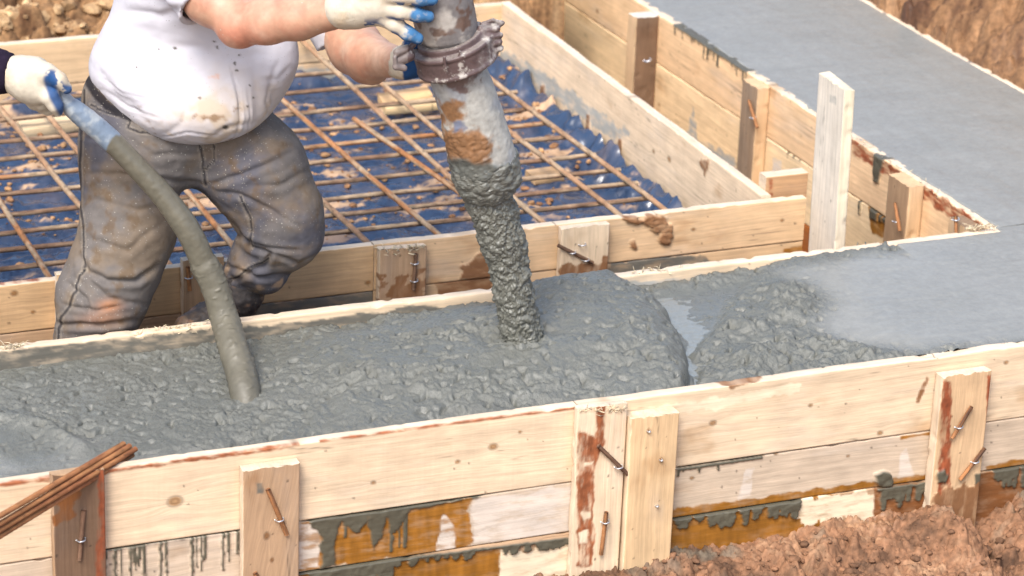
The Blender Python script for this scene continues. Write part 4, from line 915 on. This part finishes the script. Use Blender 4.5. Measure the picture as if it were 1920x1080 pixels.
def chose(V, xy):
    c = np.tile(lin(126, 142, 160) * .75, (len(V), 1)) * (1 + .1 * fbm(V * 30, 3))[:, None]; c = mixc(c, lin(176, 182, 184) * .8, sstep(-.05, .25, fbm(V * 26 + 2, 4)) * .7)
    q = xy[:, 0] * .6 + xy[:, 1] * .8; m = sstep(-3, 3, q - 338 + 18 * fbm(V * 30, 2)); c = mixc(c, MUDC, m); c = c * (1 + m * .12 * fbm(V * 25, 3))[:, None]
    return c, .55 - .18 * m
hosepart('hose', [(92, 168, 5.875, 11)] + hs, 40, 420, lambda V: .0012 * fbm(V * 40, 4) + .001 * np.maximum(0, perlin(V * 90)) , chose)
def cpok(V, xy): return np.tile(MUDC, (len(V), 1)) * (1 + .14 * fbm(V * 25, 3))[:, None] * (1 - .12 * sstep(650, 720, xy[:, 1]))[:, None], np.full(len(V), .52)
hosepart('vibrator_head', [(376, 482, 5.765, 22), (383, 496, 5.765, 27), (393, 515, 5.76, 27), (405, 545, 5.75, 26), (422, 600, 5.725, 27), (438, 655, 5.645, 28), (452, 700, 5.59, 29), (458, 728, 5.55, 29), (464, 760, 5.52, 29), (472, 795, 5.49, 27)], 60, 360,
         lambda V: .0014 * fbm(V * 40, 4) + .0035 * np.maximum(0, perlin(V * 75) - .25) * 1.6, cpok)

# ------------------------------------------------------------------ people
def facing(V, N): v = C0 - V; v /= np.linalg.norm(v, axis=1)[:, None]; return sstep(-.05, .25, (N * v).sum(1))
def sculpt(V, F, folds, rip=(.0015, 18), extra=None):
    N = normals_of(V, F); xy, _ = proj(V); fc = facing(V, N); x, y = xy.T; x = x + 5 * perlin(V * 14); y = y + 5 * perlin(V * 14 + 5); d = np.zeros(len(V))
    for pl, w, dep in folds:
        q, tt = dline(x, y, pl); env = np.sin(np.pi * np.clip(tt * .92 + .04, 0, 1)) ** .5
        d += fc * env * dep * (-np.exp(-(q / (w * .42)) ** 2) * 1.2 + .62 * np.exp(-((q - w) / (w * .6)) ** 2))
    d += rip[0] * fbm(V * rip[1], 4) + .0006 * fbm(V * 70, 3)
    return V + N * d[:, None], N, np.stack([x, y], 1), fc, d
def pmesh(name, V, F, c, mat, parent, r=.8): return link(name, mesh_np(name, V, F, dict(col=np.clip(c, .004, .9), rgh=np.full(len(V), r))), mat, parent)
SKIN = lin(208, 164, 136) * .72
# worker's body: continuous, clothed over
sh1, el1, wr1 = J(318, -105, 5.93, 60), J(452, 46, 5.72, 36), J(652, 15, 5.52, 34)
sh2, el2, wr2 = J(585, -60, 6.03, 55), J(668, 92, 5.86, 42), J(752, 117, 5.625, 27)
hd = PY(540, -330, 5.88)
f = Field(PY(60, 800, 6.0) - AX(.1, .62, .35), PY(950, -480, 6.0) + AX(.05, .3, .1), .0058)
f.ell(PY(350, 140, 6.06), (.15, .12, .13)); f.ell(PY(420, -50, 6.03), (.16, .11, .16), .06); f.cone(*J(420, -140, 6.0, 75), *[], k=.05) if False else None
f.cone(J(400, -120, 6.02, 80), J(540, -100, 6.02, 80), k=.06); f.cone(J(480, -160, 6.0, 45), J(520, -250, 5.93, 42), k=.04)
f.cone(J(370, -120, 6.0, 60), sh1, k=.04); f.cone(J(520, -110, 6.03, 60), sh2, k=.04)
f.cone(sh1, J(396, -4, 5.80, 49), k=.03); f.cone(J(396, -4, 5.80, 49), el1, k=.03)
f.cone(el1, J(500, 38, 5.67, 43), k=.03); f.cone(J(500, 38, 5.67, 43), J(560, 32, 5.61, 41), k=.02); f.cone(J(560, 32, 5.61, 41), wr1, k=.02); f.cone(J(438, 62, 5.725, 20), J(446, 64, 5.72, 18), k=.03)
f.cone(sh2, J(632, 30, 5.94, 48), k=.03); f.cone(J(632, 30, 5.94, 48), J(668, 90, 5.86, 47), k=.03); f.cone(J(666, 90, 5.86, 47), J(692, 108, 5.78, 41), k=.03); f.cone(J(692, 108, 5.78, 41), wr2, k=.03); f.cone(J(685, 132, 5.80, 20), J(700, 135, 5.78, 18), k=.03)
f.cone(wr1, J(690, 12, 5.50, 26), k=.01); f.cone(wr2, J(770, 114, 5.60, 22), k=.01)
f.ell(hd, (.078, .098, .115), .03); f.cone(J(520, -250, 5.93, 42), (hd + AX(0, 0, -.05), .05), k=.03)
f.ell(hd + AX(.045, -.075, -.055), (.05, .045, .045), .03)                                       # jaw
fdv = unit(AX(.45, -.85, -.35)); fx = unit(np.cross(fdv, AX(0, 0, 1)))
f.cone((hd + fdv * .095 + AX(0, 0, .005), .009), (hd + fdv * .112 + AX(0, 0, -.022), .014), k=.012)      # nose
f.cone((hd + fdv * .098 - fx * .025 + AX(0, 0, -.055), .007), (hd + fdv * .098 + fx * .025 + AX(0, 0, -.055), .007), k=.008)
for sg in (-1, 1): f.ell(hd + fx * sg * .08 + AX(0, 0, -.005), (.012, .02, .03), .01); f.ell(hd + fdv * .09 + fx * sg * .032 + AX(0, 0, .012), (.014, .012, .009), .006)
f.ell(PY(335, 240, 6.06), (.15, .11, .10), .05)
LEGL = [J(248, 260, 6.04, 70), J(240, 430, 5.99, 58), J(200, 545, 5.98, 52), J(170, 680, 5.99, 42), J(165, 860, 6.0, 34)]
LEGR = [J(425, 275, 6.02, 72), J(515, 415, 5.95, 58), J(470, 500, 6.0, 36), J(435, 560, 6.02, 28), J(400, 590, 6.02, 22)]
f.chain(LEGL, .03); f.chain(LEGR, .03)
V, F = f.mesh(); N = normals_of(V, F); V = V + N * (.0012 * fbm(V * 16, 3))[:, None]; xy, _ = proj(V)
c = np.tile(SKIN, (len(V), 1)) * (1 + .05 * fbm(V * 14, 3))[:, None]
c = mixc(c, lin(204, 128, 104) * .74, .6 * np.exp(-(np.hypot(xy[:, 0] - 442, xy[:, 1] - 72) / 38) ** 2)); c = mixc(c, lin(214, 132, 104) * .8, .35 * sstep(560, 480, xy[:, 0]) * sstep(20, 90, xy[:, 1]))
c = mixc(c, lin(196, 134, 108) * .72, .6 * sstep(-.15, .35, fbm(V * 22 + 4, 4))); c = mixc(c, lin(222, 190, 166) * .76, .4 * sstep(.0, .4, fbm(V * 17 + 9, 4))); 
worker = pmesh('person', V, F, c, M_SKIN, None)
tag(worker, 'worker in stained white t-shirt and muddy grey jeans, both gloved hands on the pipe', 'person')
# hair
f = Field(hd - .14, hd + AX(.14, .14, .16), .005); f.ell(hd + AX(-.005, .012, .022), (.086, .100, .108), 0); f.cut_plane(hd + fdv * .05, fdv - AX(0, 0, .55)); V, F = f.mesh()
V = V + normals_of(V, F) * (.004 * fbm(V * 60, 3))[:, None]; pmesh('hair', V, F, np.tile(AX(.05, .03, .02), (len(V), 1)), M_HAIR, worker)
# shirt
f = Field(PY(150, 300, 6.0) - AX(.12, .34, .05), PY(760, -260, 6.0) + AX(.1, .3, .1), .0042)
f.ell(PY(362, 142, 6.05), (.200, .17, .130), .03); f.ell(PY(372, 188, 6.00), (.165, .15, .090), .03); f.ell(PY(294, 122, 6.08), (.150, .150, .105), .05)
f.ell(PY(400, -25, 6.03), (.180, .14, .16), .07); f.ell(PY(385, -90, 6.05), (.185, .14, .16), .07); f.ell(PY(470, 100, 6.0), (.105, .13, .11), .05)
f.cone(J(400, -150, 6.02, 84), J(540, -130, 6.02, 84), k=.06); f.cone(J(480, -170, 6.0, 60), J(500, -205, 5.97, 55), k=.03)
s1a, s1b = J(318, -100, 5.93, 74), J(372, -28, 5.84, 64)
f.cone(J(300, -60, 6.08, 64), J(286, 60, 6.08, 84), k=.05)
f.cone(s1a, s1b, k=.03); f.cone(s1b, (s1b[0] + unit(s1b[0] - s1a[0]) * .05, s1b[1] + .003), k=.01)
s2a, s2b = J(560, -100, 6.03, 80), J(634, 40, 5.94, 60)
f.cone(s2a, s2b, k=.03); f.cone(s2b, (s2b[0] + unit(s2b[0] - s2a[0]) * .05, s2b[1] + .002), k=.01)
G = np.meshgrid(*f.ax, indexing='ij', sparse=True)
for (a, ra), (b, rb), off in ((s1a, s1b, .045), (s2a, s2b, .038)):
    e = unit(b - a); t = (G[0] - b[0]) * e[0] + (G[1] - b[1]) * e[1] + (G[2] - b[2]) * e[2]
    rr = np.sqrt((G[0] - b[0] - t * e[0]) ** 2 + (G[1] - b[1] - t * e[1]) ** 2 + (G[2] - b[2] - t * e[2]) ** 2)
    zone = (rr < rb + .03)
    f.D = np.where(zone & (t > -.02), np.maximum(f.D, t - off), f.D)
    cav = np.maximum(rr - (rb - .007), -(t - (off - .05))); f.D = np.maximum(f.D, -cav * (t < off + .06) - 10 * (t >= off + .06)).astype(np.float32)
V, F = f.mesh()
sf = [([(175, 120), (215, 175), (280, 225)], 14, .006), ([(165, 150), (200, 200), (250, 240)], 9, .003), ([(300, 35), (350, 22), (392, -8)], 16, .010), ([(235, 22), (300, 30), (345, 10)], 14, .007), ([(515, 200), (505, 165), (520, 120)], 12, .005),
      ([(440, 245), (452, 190), (440, 140)], 10, .004), ([(480, 235), (486, 180), (470, 120)], 12, .004), ([(330, 80), (420, 110), (500, 100)], 18, .004), ([(250, 60), (320, 90), (400, 90)], 20, .005), ([(300, 255), (340, 235), (360, 190)], 12, .003), ([(390, 262), (430, 235), (490, 225)], 9, .004), ([(545, 130), (520, 150), (490, 150)], 10, .003), ([(205, 55), (240, 90), (250, 140)], 16, .004)]
sf = [(a, b * 1.1, c * .5) for a, b, c in sf]
sf += [([(440, 262), (450, 215), (446, 165), (430, 120)], 5, .0025), ([(462, 255), (470, 205), (466, 160)], 4, .002), ([(505, 215), (498, 190), (505, 160)], 5, .0025), ([(190, 165), (240, 200), (300, 222)], 5, .002), ([(185, 145), (230, 175), (285, 190)], 4, .0015), ([(300, 258), (350, 248), (410, 255)], 4, .0015)]
V, N, xy, fc, d = sculpt(V, F, sf, (.0012, 9)); x, y = xy.T; V = V + N * (.0022 * fbm(V * AX(10, 10, 17), 4, kind='r') * fc)[:, None]
c = np.tile(lin(228, 226, 234) * .66, (len(V), 1))
c = mixc(c, lin(206, 190, 172) * .8, .55 * sstep(-.1, .5, .6 * fbm(V * 9, 5) + .5 * np.exp(-((x - 420) / 110) ** 2 - ((y - 200) / 60) ** 2)))
c = mixc(c, lin(196, 176, 150) * .85, .75 * sstep(.0, .35, fbm(V * 18, 5) + .45 * np.exp(-((x - 410) / 70) ** 2 - ((y - 215) / 34) ** 2) - .12) * sstep(130, 200, y))
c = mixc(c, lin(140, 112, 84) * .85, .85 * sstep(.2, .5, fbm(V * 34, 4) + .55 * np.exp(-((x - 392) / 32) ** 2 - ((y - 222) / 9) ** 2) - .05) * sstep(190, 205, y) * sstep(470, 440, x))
c = mixc(c, lin(212, 170, 150) * .85, .8 * sstep(.1, .3, .5 * fbm(V * 60, 3) + .5 * np.exp(-((x - 408) / 18) ** 2 - ((y - 142) / 8) ** 2) - .25))
for (a, b, r_) in [(421, 238, 6), (439, 118, 3.5), (443, 130, 3), (405, 88, 3), (400, 76, 3), (447, 102, 3), (375, 182, 3), (300, 92, 2.5), (255, 128, 2.5), (330, 90, 2.5), (464, 200, 3), (478, 182, 3), (470, 160, 2.5)]:
    c = mixc(c, lin(92, 86, 76) * .8, sstep(r_, r_ * .5, np.hypot((x - a) * .8, y - b)))
pmesh('t_shirt', V, F, c, M_SHIRT, worker)
# jeans
f = Field(PY(60, 820, 6.0) - AX(.05, .3, .02), PY(720, 90, 6.0) + AX(.05, .25, .05), .0040)
f.ell(PY(322, 232, 6.07), (.188, .135, .115), .03); f.cone(J(238, 205, 6.07, 80), J(250, 285, 6.04, 96), k=.04); f.cone(J(222, 178, 6.08, 62), J(235, 200, 6.08, 76), k=.03)
f.chain([J(248, 280, 6.04, 97), J(240, 430, 5.99, 86), J(216, 500, 5.98, 84)], .03)
f.chain([J(216, 500, 5.98, 84), J(190, 560, 5.975, 83), J(172, 640, 5.98, 68), J(168, 740, 5.99, 60), J(166, 850, 6.0, 58)], .02)
f.chain([J(425, 258, 6.04, 96), J(478, 318, 5.99, 95), J(522, 400, 5.955, 80), J(535, 436, 5.95, 72)], .03)
f.chain([J(530, 436, 5.95, 70), J(490, 482, 5.985, 56), J(462, 512, 6.005, 42)], .02); f.cone(J(470, 500, 5.96, 30), J(500, 518, 5.97, 34), k=.02)
f.cone(J(330, 270, 6.04, 80), J(410, 275, 6.04, 80), k=.03)
V, F = f.mesh()
jf = [([(378, 345), (310, 338), (225, 328), (165, 330)], 12, .006), ([(388, 345), (450, 332), (545, 288)], 13, .008), ([(392, 352), (450, 368), (520, 402), (560, 425)], 12, .006), ([(345, 385), (260, 392), (160, 372)], 13, .004),
      ([(148, 478), (170, 512), (200, 530), (258, 528), (300, 500)], 14, .012), ([(128, 530), (160, 560), (168, 600)], 12, .008), ([(108, 606), (190, 612), (262, 600)], 12, .010), ([(150, 500), (200, 560), (270, 575)], 12, .006), ([(118, 570), (180, 585), (240, 572)], 10, .006),
      ([(452, 372), (470, 410), (472, 462)], 9, .004), ([(420, 405), (470, 460), (505, 474), (498, 498), (430, 528)], 12, .010), ([(512, 472), (560, 500), (600, 478)], 12, .007), ([(425, 495), (480, 520), (540, 516)], 10, .008), ([(440, 440), (500, 462), (560, 470)], 10, .006),
      ([(200, 235), (290, 290), (370, 288)], 12, .005), ([(160, 258), (230, 262), (300, 300)], 10, .004), ([(395, 300), (450, 290), (510, 250)], 12, .005), ([(250, 225), (262, 250), (310, 252)], 5, .003), ([(300, 420), (240, 470), (170, 450)], 14, .004), ([(470, 350), (520, 345), (580, 320)], 14, .004), ([(372, 262), (382, 300), (380, 346)], 4, .003)]
jf = [(a, b * .85, c * .6) for a, b, c in jf]
V, N, xy, fc, d = sculpt(V, F, jf, (.0026, 16)); x, y = xy.T; V = V + N * (.0030 * fbm(V * AX(9, 9, 15), 4, kind='r'))[:, None]
c = np.tile(lin(120, 114, 110) * .72, (len(V), 1)); n = fbm(V * 9 + 3, 4); n2 = fbm(V * 26, 5)
c = mixc(c, lin(90, 90, 100) * .72, sstep(-.05, .3, fbm(V * 5 + 8, 3) + .4 * sstep(330, 380, x) * sstep(330, 400, y) - .1) * .8)  # patchy bluish denim tone, plus the shade right of the crotch painted in
c = mixc(c, lin(142, 122, 98) * .70, .6 * sstep(-.15, .35, n + .35 * n2 + .30 * np.exp(-((x - 240) / 80) ** 2 - ((y - 420) / 120) ** 2) + .3 * np.exp(-((x - 585) / 30) ** 2 - ((y - 400) / 60) ** 2) - .05))
c = mixc(c, lin(108, 86, 62) * .72, .55 * sstep(.1, .35, n2 + .25 * np.exp(-((x - 215) / 50) ** 2 - ((y - 420) / 90) ** 2) - .05)); c = mixc(c, lin(190, 160, 132) * .75, .7 * sstep(.0, .25, n2 + .4 * np.exp(-((x - 500) / 40) ** 2 - ((y - 532) / 8) ** 2) - .15) * (y > 500) * (x > 400))
c = mixc(c, lin(190, 128, 86) * .75, .7 * np.exp(-((x - 205) / 22) ** 2 - ((y - 575) / 12) ** 2) + .4 * np.exp(-((x - 190) / 40) ** 2 - ((y - 600) / 14) ** 2))
dk = lin(46, 44, 46) * .8
for pl, w in [([(158, 170), (151, 240), (150, 310), (156, 430), (161, 508)], 2.2), ([(161, 508), (140, 550), (116, 590), (112, 650)], 2.2), ([(170, 195), (190, 208), (222, 218)], 1.8), ([(246, 228), (240, 242), (262, 250), (300, 250), (312, 240)], 1.8), ([(374, 262), (380, 300), (384, 345)], 2.4), ([(450, 372), (470, 410), (474, 462)], 1.6), ([(430, 525), (470, 502), (500, 488)], 1.8), ([(402, 268), (404, 300), (386, 318)], 1.6)]:
    q, _ = dline(x, y, pl); c = mixc(c, dk, .8 * sstep(w * 1.3, w * .5, q)); c = mixc(c, lin(176, 164, 146) * .7, .35 * sstep(2.2, .8, np.abs(q - w * 2.0)) * (.5 + .5 * (np.sin(y * 1.3) > 0)))
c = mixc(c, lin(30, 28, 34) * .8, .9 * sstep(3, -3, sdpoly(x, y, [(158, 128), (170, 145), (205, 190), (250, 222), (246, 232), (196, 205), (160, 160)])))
jn = pmesh('jeans', V, F, c, M_JEANS, worker)
f = Field(PY(218, 219, 5.88) - .02, PY(218, 219, 5.95) + AX(.02, .1, .02), .0018)
# boots
def boot(js, foot, tint, sole):
    f = Field(np.min([p - r for p, r in js + foot], 0) - .02, np.max([p + r for p, r in js + foot], 0) + .02, .0040)
    f.chain(js, .015); f.chain(foot, .02); V, F = f.mesh(); N = normals_of(V, F)
    V = V + N * (.004 * fbm(V * 45, 4, kind='b') + .002 * fbm(V * 110, 3))[:, None]
    c = np.tile(lin(66, 60, 58) * .7, (len(V), 1)); c = mixc(c, lin(112, 92, 74) * .75, sstep(-.05, .3, fbm(V * 14, 5))); c = mixc(c, lin(150, 112, 84) * .75, sstep(.2, .4, fbm(V * 25 + 7, 4)) * .7)
    return pmesh('boot', V, F, c, M_BOOT, worker)
boot([J(470, 500, 6.01, 44), J(448, 545, 6.02, 46), J(432, 585, 6.03, 42)], [J(432, 590, 6.03, 38), J(390, 600, 6.01, 32), J(350, 612, 5.99, 24)], 0, 0)
boot([J(166, 830, 6.0, 52), J(166, 890, 6.01, 48)], [J(166, 905, 6.01, 42), J(205, 925, 5.95, 36), J(235, 940, 5.90, 28)], 0, 0)
# gloves
GW = lin(212, 202, 182) * .78; GB = lin(74, 128, 176) * .70; GBD = lin(40, 84, 138) * .7
def glove(parent, prims, tips, planes, cuff, h=.0022, base=GW, name='glove', wr=None):
    al = [q for ch in prims for q in ch]; lo = np.min([p - r for p, r in al], 0) - .015; hi = np.max([p + r for p, r in al], 0) + .015
    f = Field(lo, hi, h)
    for ch, k in zip(prims, planes['k']): f.chain(ch, k)
    V, F = f.mesh(); N = normals_of(V, F)
    cp_, cd_ = cuff; t = (V - cp_) @ cd_
    V = V + N * (.0010 * fbm(V * 40, 3) + .0009 * np.sin(t * 1500) * sstep(.03, .02, np.abs(t)) + .0035 * np.exp(-((t + .0) / .004) ** 2) * 0)[:, None]
    c = np.tile(base, (len(V), 1)) * (1 + .06 * fbm(V * 30, 4))[:, None]; c = mixc(c, lin(196, 170, 136) * .8, .5 * sstep(.0, .35, fbm(V * 16 + 3, 4)))
    for p, r in tips:
        q = np.linalg.norm(V - p, axis=1); c = mixc(c, GB * 1.0, sstep(r + .006, r - .006, q + .022 * fbm(V * 45, 4)) * (1 - .4 * sstep(.0, .4, fbm(V * 90, 3))))
    for fn in planes.get('m', []): c = mixc(c, GBD, fn(V, N))
    return pmesh(name, V, F, c, M_GLOVE, parent)
pin = [J(722, 34, 5.465, 18), J(742, 46, 5.45, 15), J(765, 63, 5.44, 13.5), J(783, 72, 5.435, 11.5)]
rin_ = [J(728, 16, 5.455, 19), J(752, 22, 5.435, 15), J(782, 28, 5.428, 13), J(803, 31, 5.428, 11.5)]
mid_ = [J(728, -10, 5.45, 19), J(755, -8, 5.43, 15.5), J(786, -2, 5.424, 13.5), J(810, -1, 5.424, 11.5)]
ind_ = [J(724, -36, 5.452, 18), J(752, -38, 5.435, 15), J(782, -34, 5.426, 13), J(804, -30, 5.426, 11.5)]
thb_ = [J(690, -20, 5.47, 20), J(712, -52, 5.47, 17), J(738, -74, 5.46, 14), J(758, -84, 5.45, 12)]
cf = unit(PY(668, 14, 5.51) - PY(648, 15, 5.52))
glove(worker, [[J(646, 15, 5.523, 40), J(668, 14, 5.512, 37)], [J(668, 14, 5.512, 37), J(700, 8, 5.49, 38), J(720, 6, 5.475, 34)], [J(700, -5, 5.485, 32), J(722, -30, 5.465, 22)], pin, rin_, mid_, ind_, thb_],
      [(pin[3][0], .040), (rin_[3][0], .042), (mid_[3][0], .040), (ind_[3][0], .040), (thb_[3][0], .036)],
      dict(k=[.01, .015, .02, .008, .007, .007, .007, .012], m=[lambda V, N: .9 * sstep(.3, .7, -N[:, 2] + .5 * (N[:, 1] > 0)) * (proj(V)[0][:, 0] > 683) * sstep(.0, .1, fbm(V * 50, 2) + .15)]), (PY(652, 15, 5.52), cf))
q2 = [[J(750, 119, 5.635, 29), J(762, 117, 5.615, 29)], [J(762, 116, 5.61, 31), J(800, 108, 5.60, 32), J(815, 106, 5.60, 28)]]
fg = []
for dy in (-26, -8, 10, 26): fg.append([J(812, 108 + dy * .9, 5.60, 14), J(850, 100 + dy, 5.605, 13), J(888, 92 + dy, 5.59, 12), J(908, 86 + dy, 5.555, 11)])
th2 = [J(768, 100, 5.60, 18), J(768, 88, 5.57, 14), J(782, 76, 5.54, 12.5), J(800, 68, 5.52, 11)]
glove(worker, q2 + fg + [th2], [], dict(k=[.01, .015, .007, .007, .007, .007, .01], m=[lambda V, N: sstep(753, 758, proj(V)[0][:, 0] + 3 * fbm(V * 60, 2)) * 1.0]), (PY(750, 118, 5.63), cf))

# second person at the left edge, only the arm reaches into the picture
f = Field(PY(-560, 900, 6.1) - AX(.1, .35, .1), PY(60, -420, 6.1) + AX(.1, .3, .1), .009)
b2 = lambda x, y, Y, r: J(x, y, Y, r)
tor = -360
f.chain([b2(tor, -60, 6.15, 95), b2(tor - 10, 60, 6.17, 105), b2(tor - 10, 170, 6.18, 105)], .05); f.cone(b2(tor - 90, -120, 6.15, 50), b2(tor + 90, -120, 6.13, 50), k=.04)
f.chain([b2(tor + 90, -115, 6.13, 52), b2(-190, 70, 6.05, 42), b2(-60, 125, 5.96, 34), b2(30, 138, 5.90, 26)], .02); f.chain([b2(tor - 95, -110, 6.15, 48), b2(tor - 130, 60, 6.1, 40), b2(tor - 60, 180, 6.0, 30)], .02)
for sx_ in (-55, 50): f.chain([b2(tor + sx_, 200, 6.18, 75), b2(tor + sx_, 420, 6.14, 55), b2(tor + sx_, 720, 6.16, 38)], .03)
h2 = PY(tor + 10, -290, 6.08); f.ell(h2, (.078, .098, .12), .02); f.cone(b2(tor, -150, 6.13, 42), (h2 + AX(0, 0, -.06), .05), k=.02)
f.cone((h2 + AX(.06, -.085, .0), .008), (h2 + AX(.07, -.098, -.025), .013), k=.01); f.ell(h2 + AX(.03, -.07, -.06), (.045, .045, .04), .02)
V, F = f.mesh(); p2 = pmesh('person', V, F, np.tile(SKIN, (len(V), 1)), M_SKIN, None)
tag(p2, 'person at the left edge, only gloved fist and dark cuff in view, gripping the hose', 'person')
f = Field(PY(-560, 260, 6.1) - AX(.1, .35, .02), PY(60, -300, 6.1) + AX(.05, .3, .1), .0062)
f.chain([b2(tor, -60, 6.15, 108), b2(tor - 10, 60, 6.17, 118), b2(tor - 10, 170, 6.18, 118)], .05); f.cone(b2(tor - 90, -115, 6.15, 60), b2(tor + 90, -115, 6.13, 60), k=.04)
f.chain([b2(tor + 90, -110, 6.13, 62), b2(-190, 70, 6.05, 52), b2(-60, 125, 5.96, 46), b2(-10, 134, 5.925, 40), b2(14, 137, 5.91, 36)], .02); f.chain([b2(tor - 95, -105, 6.15, 58), b2(tor - 130, 60, 6.1, 50), b2(tor - 60, 180, 6.0, 38)], .02)
ce = PY(22, 138, 5.905); cdv = unit(PY(30, 138, 5.90) - PY(-60, 125, 5.96)); f.cut_plane(ce, cdv)
V, F = f.mesh(); V = V + normals_of(V, F) * (.003 * fbm(V * 14, 3) + .0012 * np.sin(((V - ce) @ cdv) * 900) * (((V - ce) @ cdv) > -.06))[:, None]
pmesh('jacket', V, F, np.tile(AX(.02, .012, .03), (len(V), 1)), M_CLOTH, p2)
f = Field(PY(-560, 900, 6.1) - AX(.05, .3, .02), PY(-180, 130, 6.1) + AX(.1, .3, .02), .009)
f.cone(b2(tor - 30, 190, 6.18, 95), b2(tor + 20, 190, 6.18, 95), k=.03)
for sx_ in (-55, 50): f.chain([b2(tor + sx_, 210, 6.18, 85), b2(tor + sx_, 420, 6.14, 68), b2(tor + sx_, 740, 6.16, 52)], .03)
V, F = f.mesh(); pmesh('trousers', V, F, np.tile(lin(70, 74, 90) * .7, (len(V), 1)), M_JEANS, p2)
f = Field(h2 - .14, h2 + .15, .006); f.ell(h2 + AX(-.005, .015, .02), (.087, .100, .113), 0); f.cut_plane(h2 + AX(.03, -.05, 0), unit(AX(.4, -.85, -.5))); V, F = f.mesh(); pmesh('hair', V, F, np.tile(AX(.05, .03, .02), (len(V), 1)), M_HAIR, p2)
thm = [J(66, 132, 5.865, 24), J(88, 138, 5.845, 18), J(110, 150, 5.832, 14), J(125, 166, 5.828, 10.5)]
idx = [J(76, 168, 5.86, 24), J(94, 182, 5.835, 16), J(104, 198, 5.83, 13), J(108, 208, 5.835, 10.5)]
o3 = [[J(60, 172, 5.88, 24), J(78, 190, 5.88, 16), J(90, 202, 5.895, 13), J(98, 190, 5.915, 11)], [J(50, 168, 5.90, 24), J(66, 190, 5.905, 15), J(80, 198, 5.92, 13), J(90, 184, 5.935, 10)]]
glove(p2, [[J(16, 138, 5.91, 30), J(34, 140, 5.90, 31)], [J(34, 140, 5.90, 31), J(58, 150, 5.885, 42), J(70, 158, 5.875, 36)], thm, idx] + o3, [],
      dict(k=[.01, .02, .012, .010, .010, .010], m=[lambda V, N: .95 * sstep(-6, 3, 10 - dline(proj(V)[0][:, 0], proj(V)[0][:, 1], [(96, 142), (112, 168), (132, 172)])[0]) * sstep(.06, -.06, fbm(V * 60, 2) - .05), lambda V, N: .95 * sstep(-6, 3, 9 - dline(proj(V)[0][:, 0], proj(V)[0][:, 1], [(92, 150), (102, 180), (118, 208)])[0])]), (PY(20, 138, 5.905), cdv))
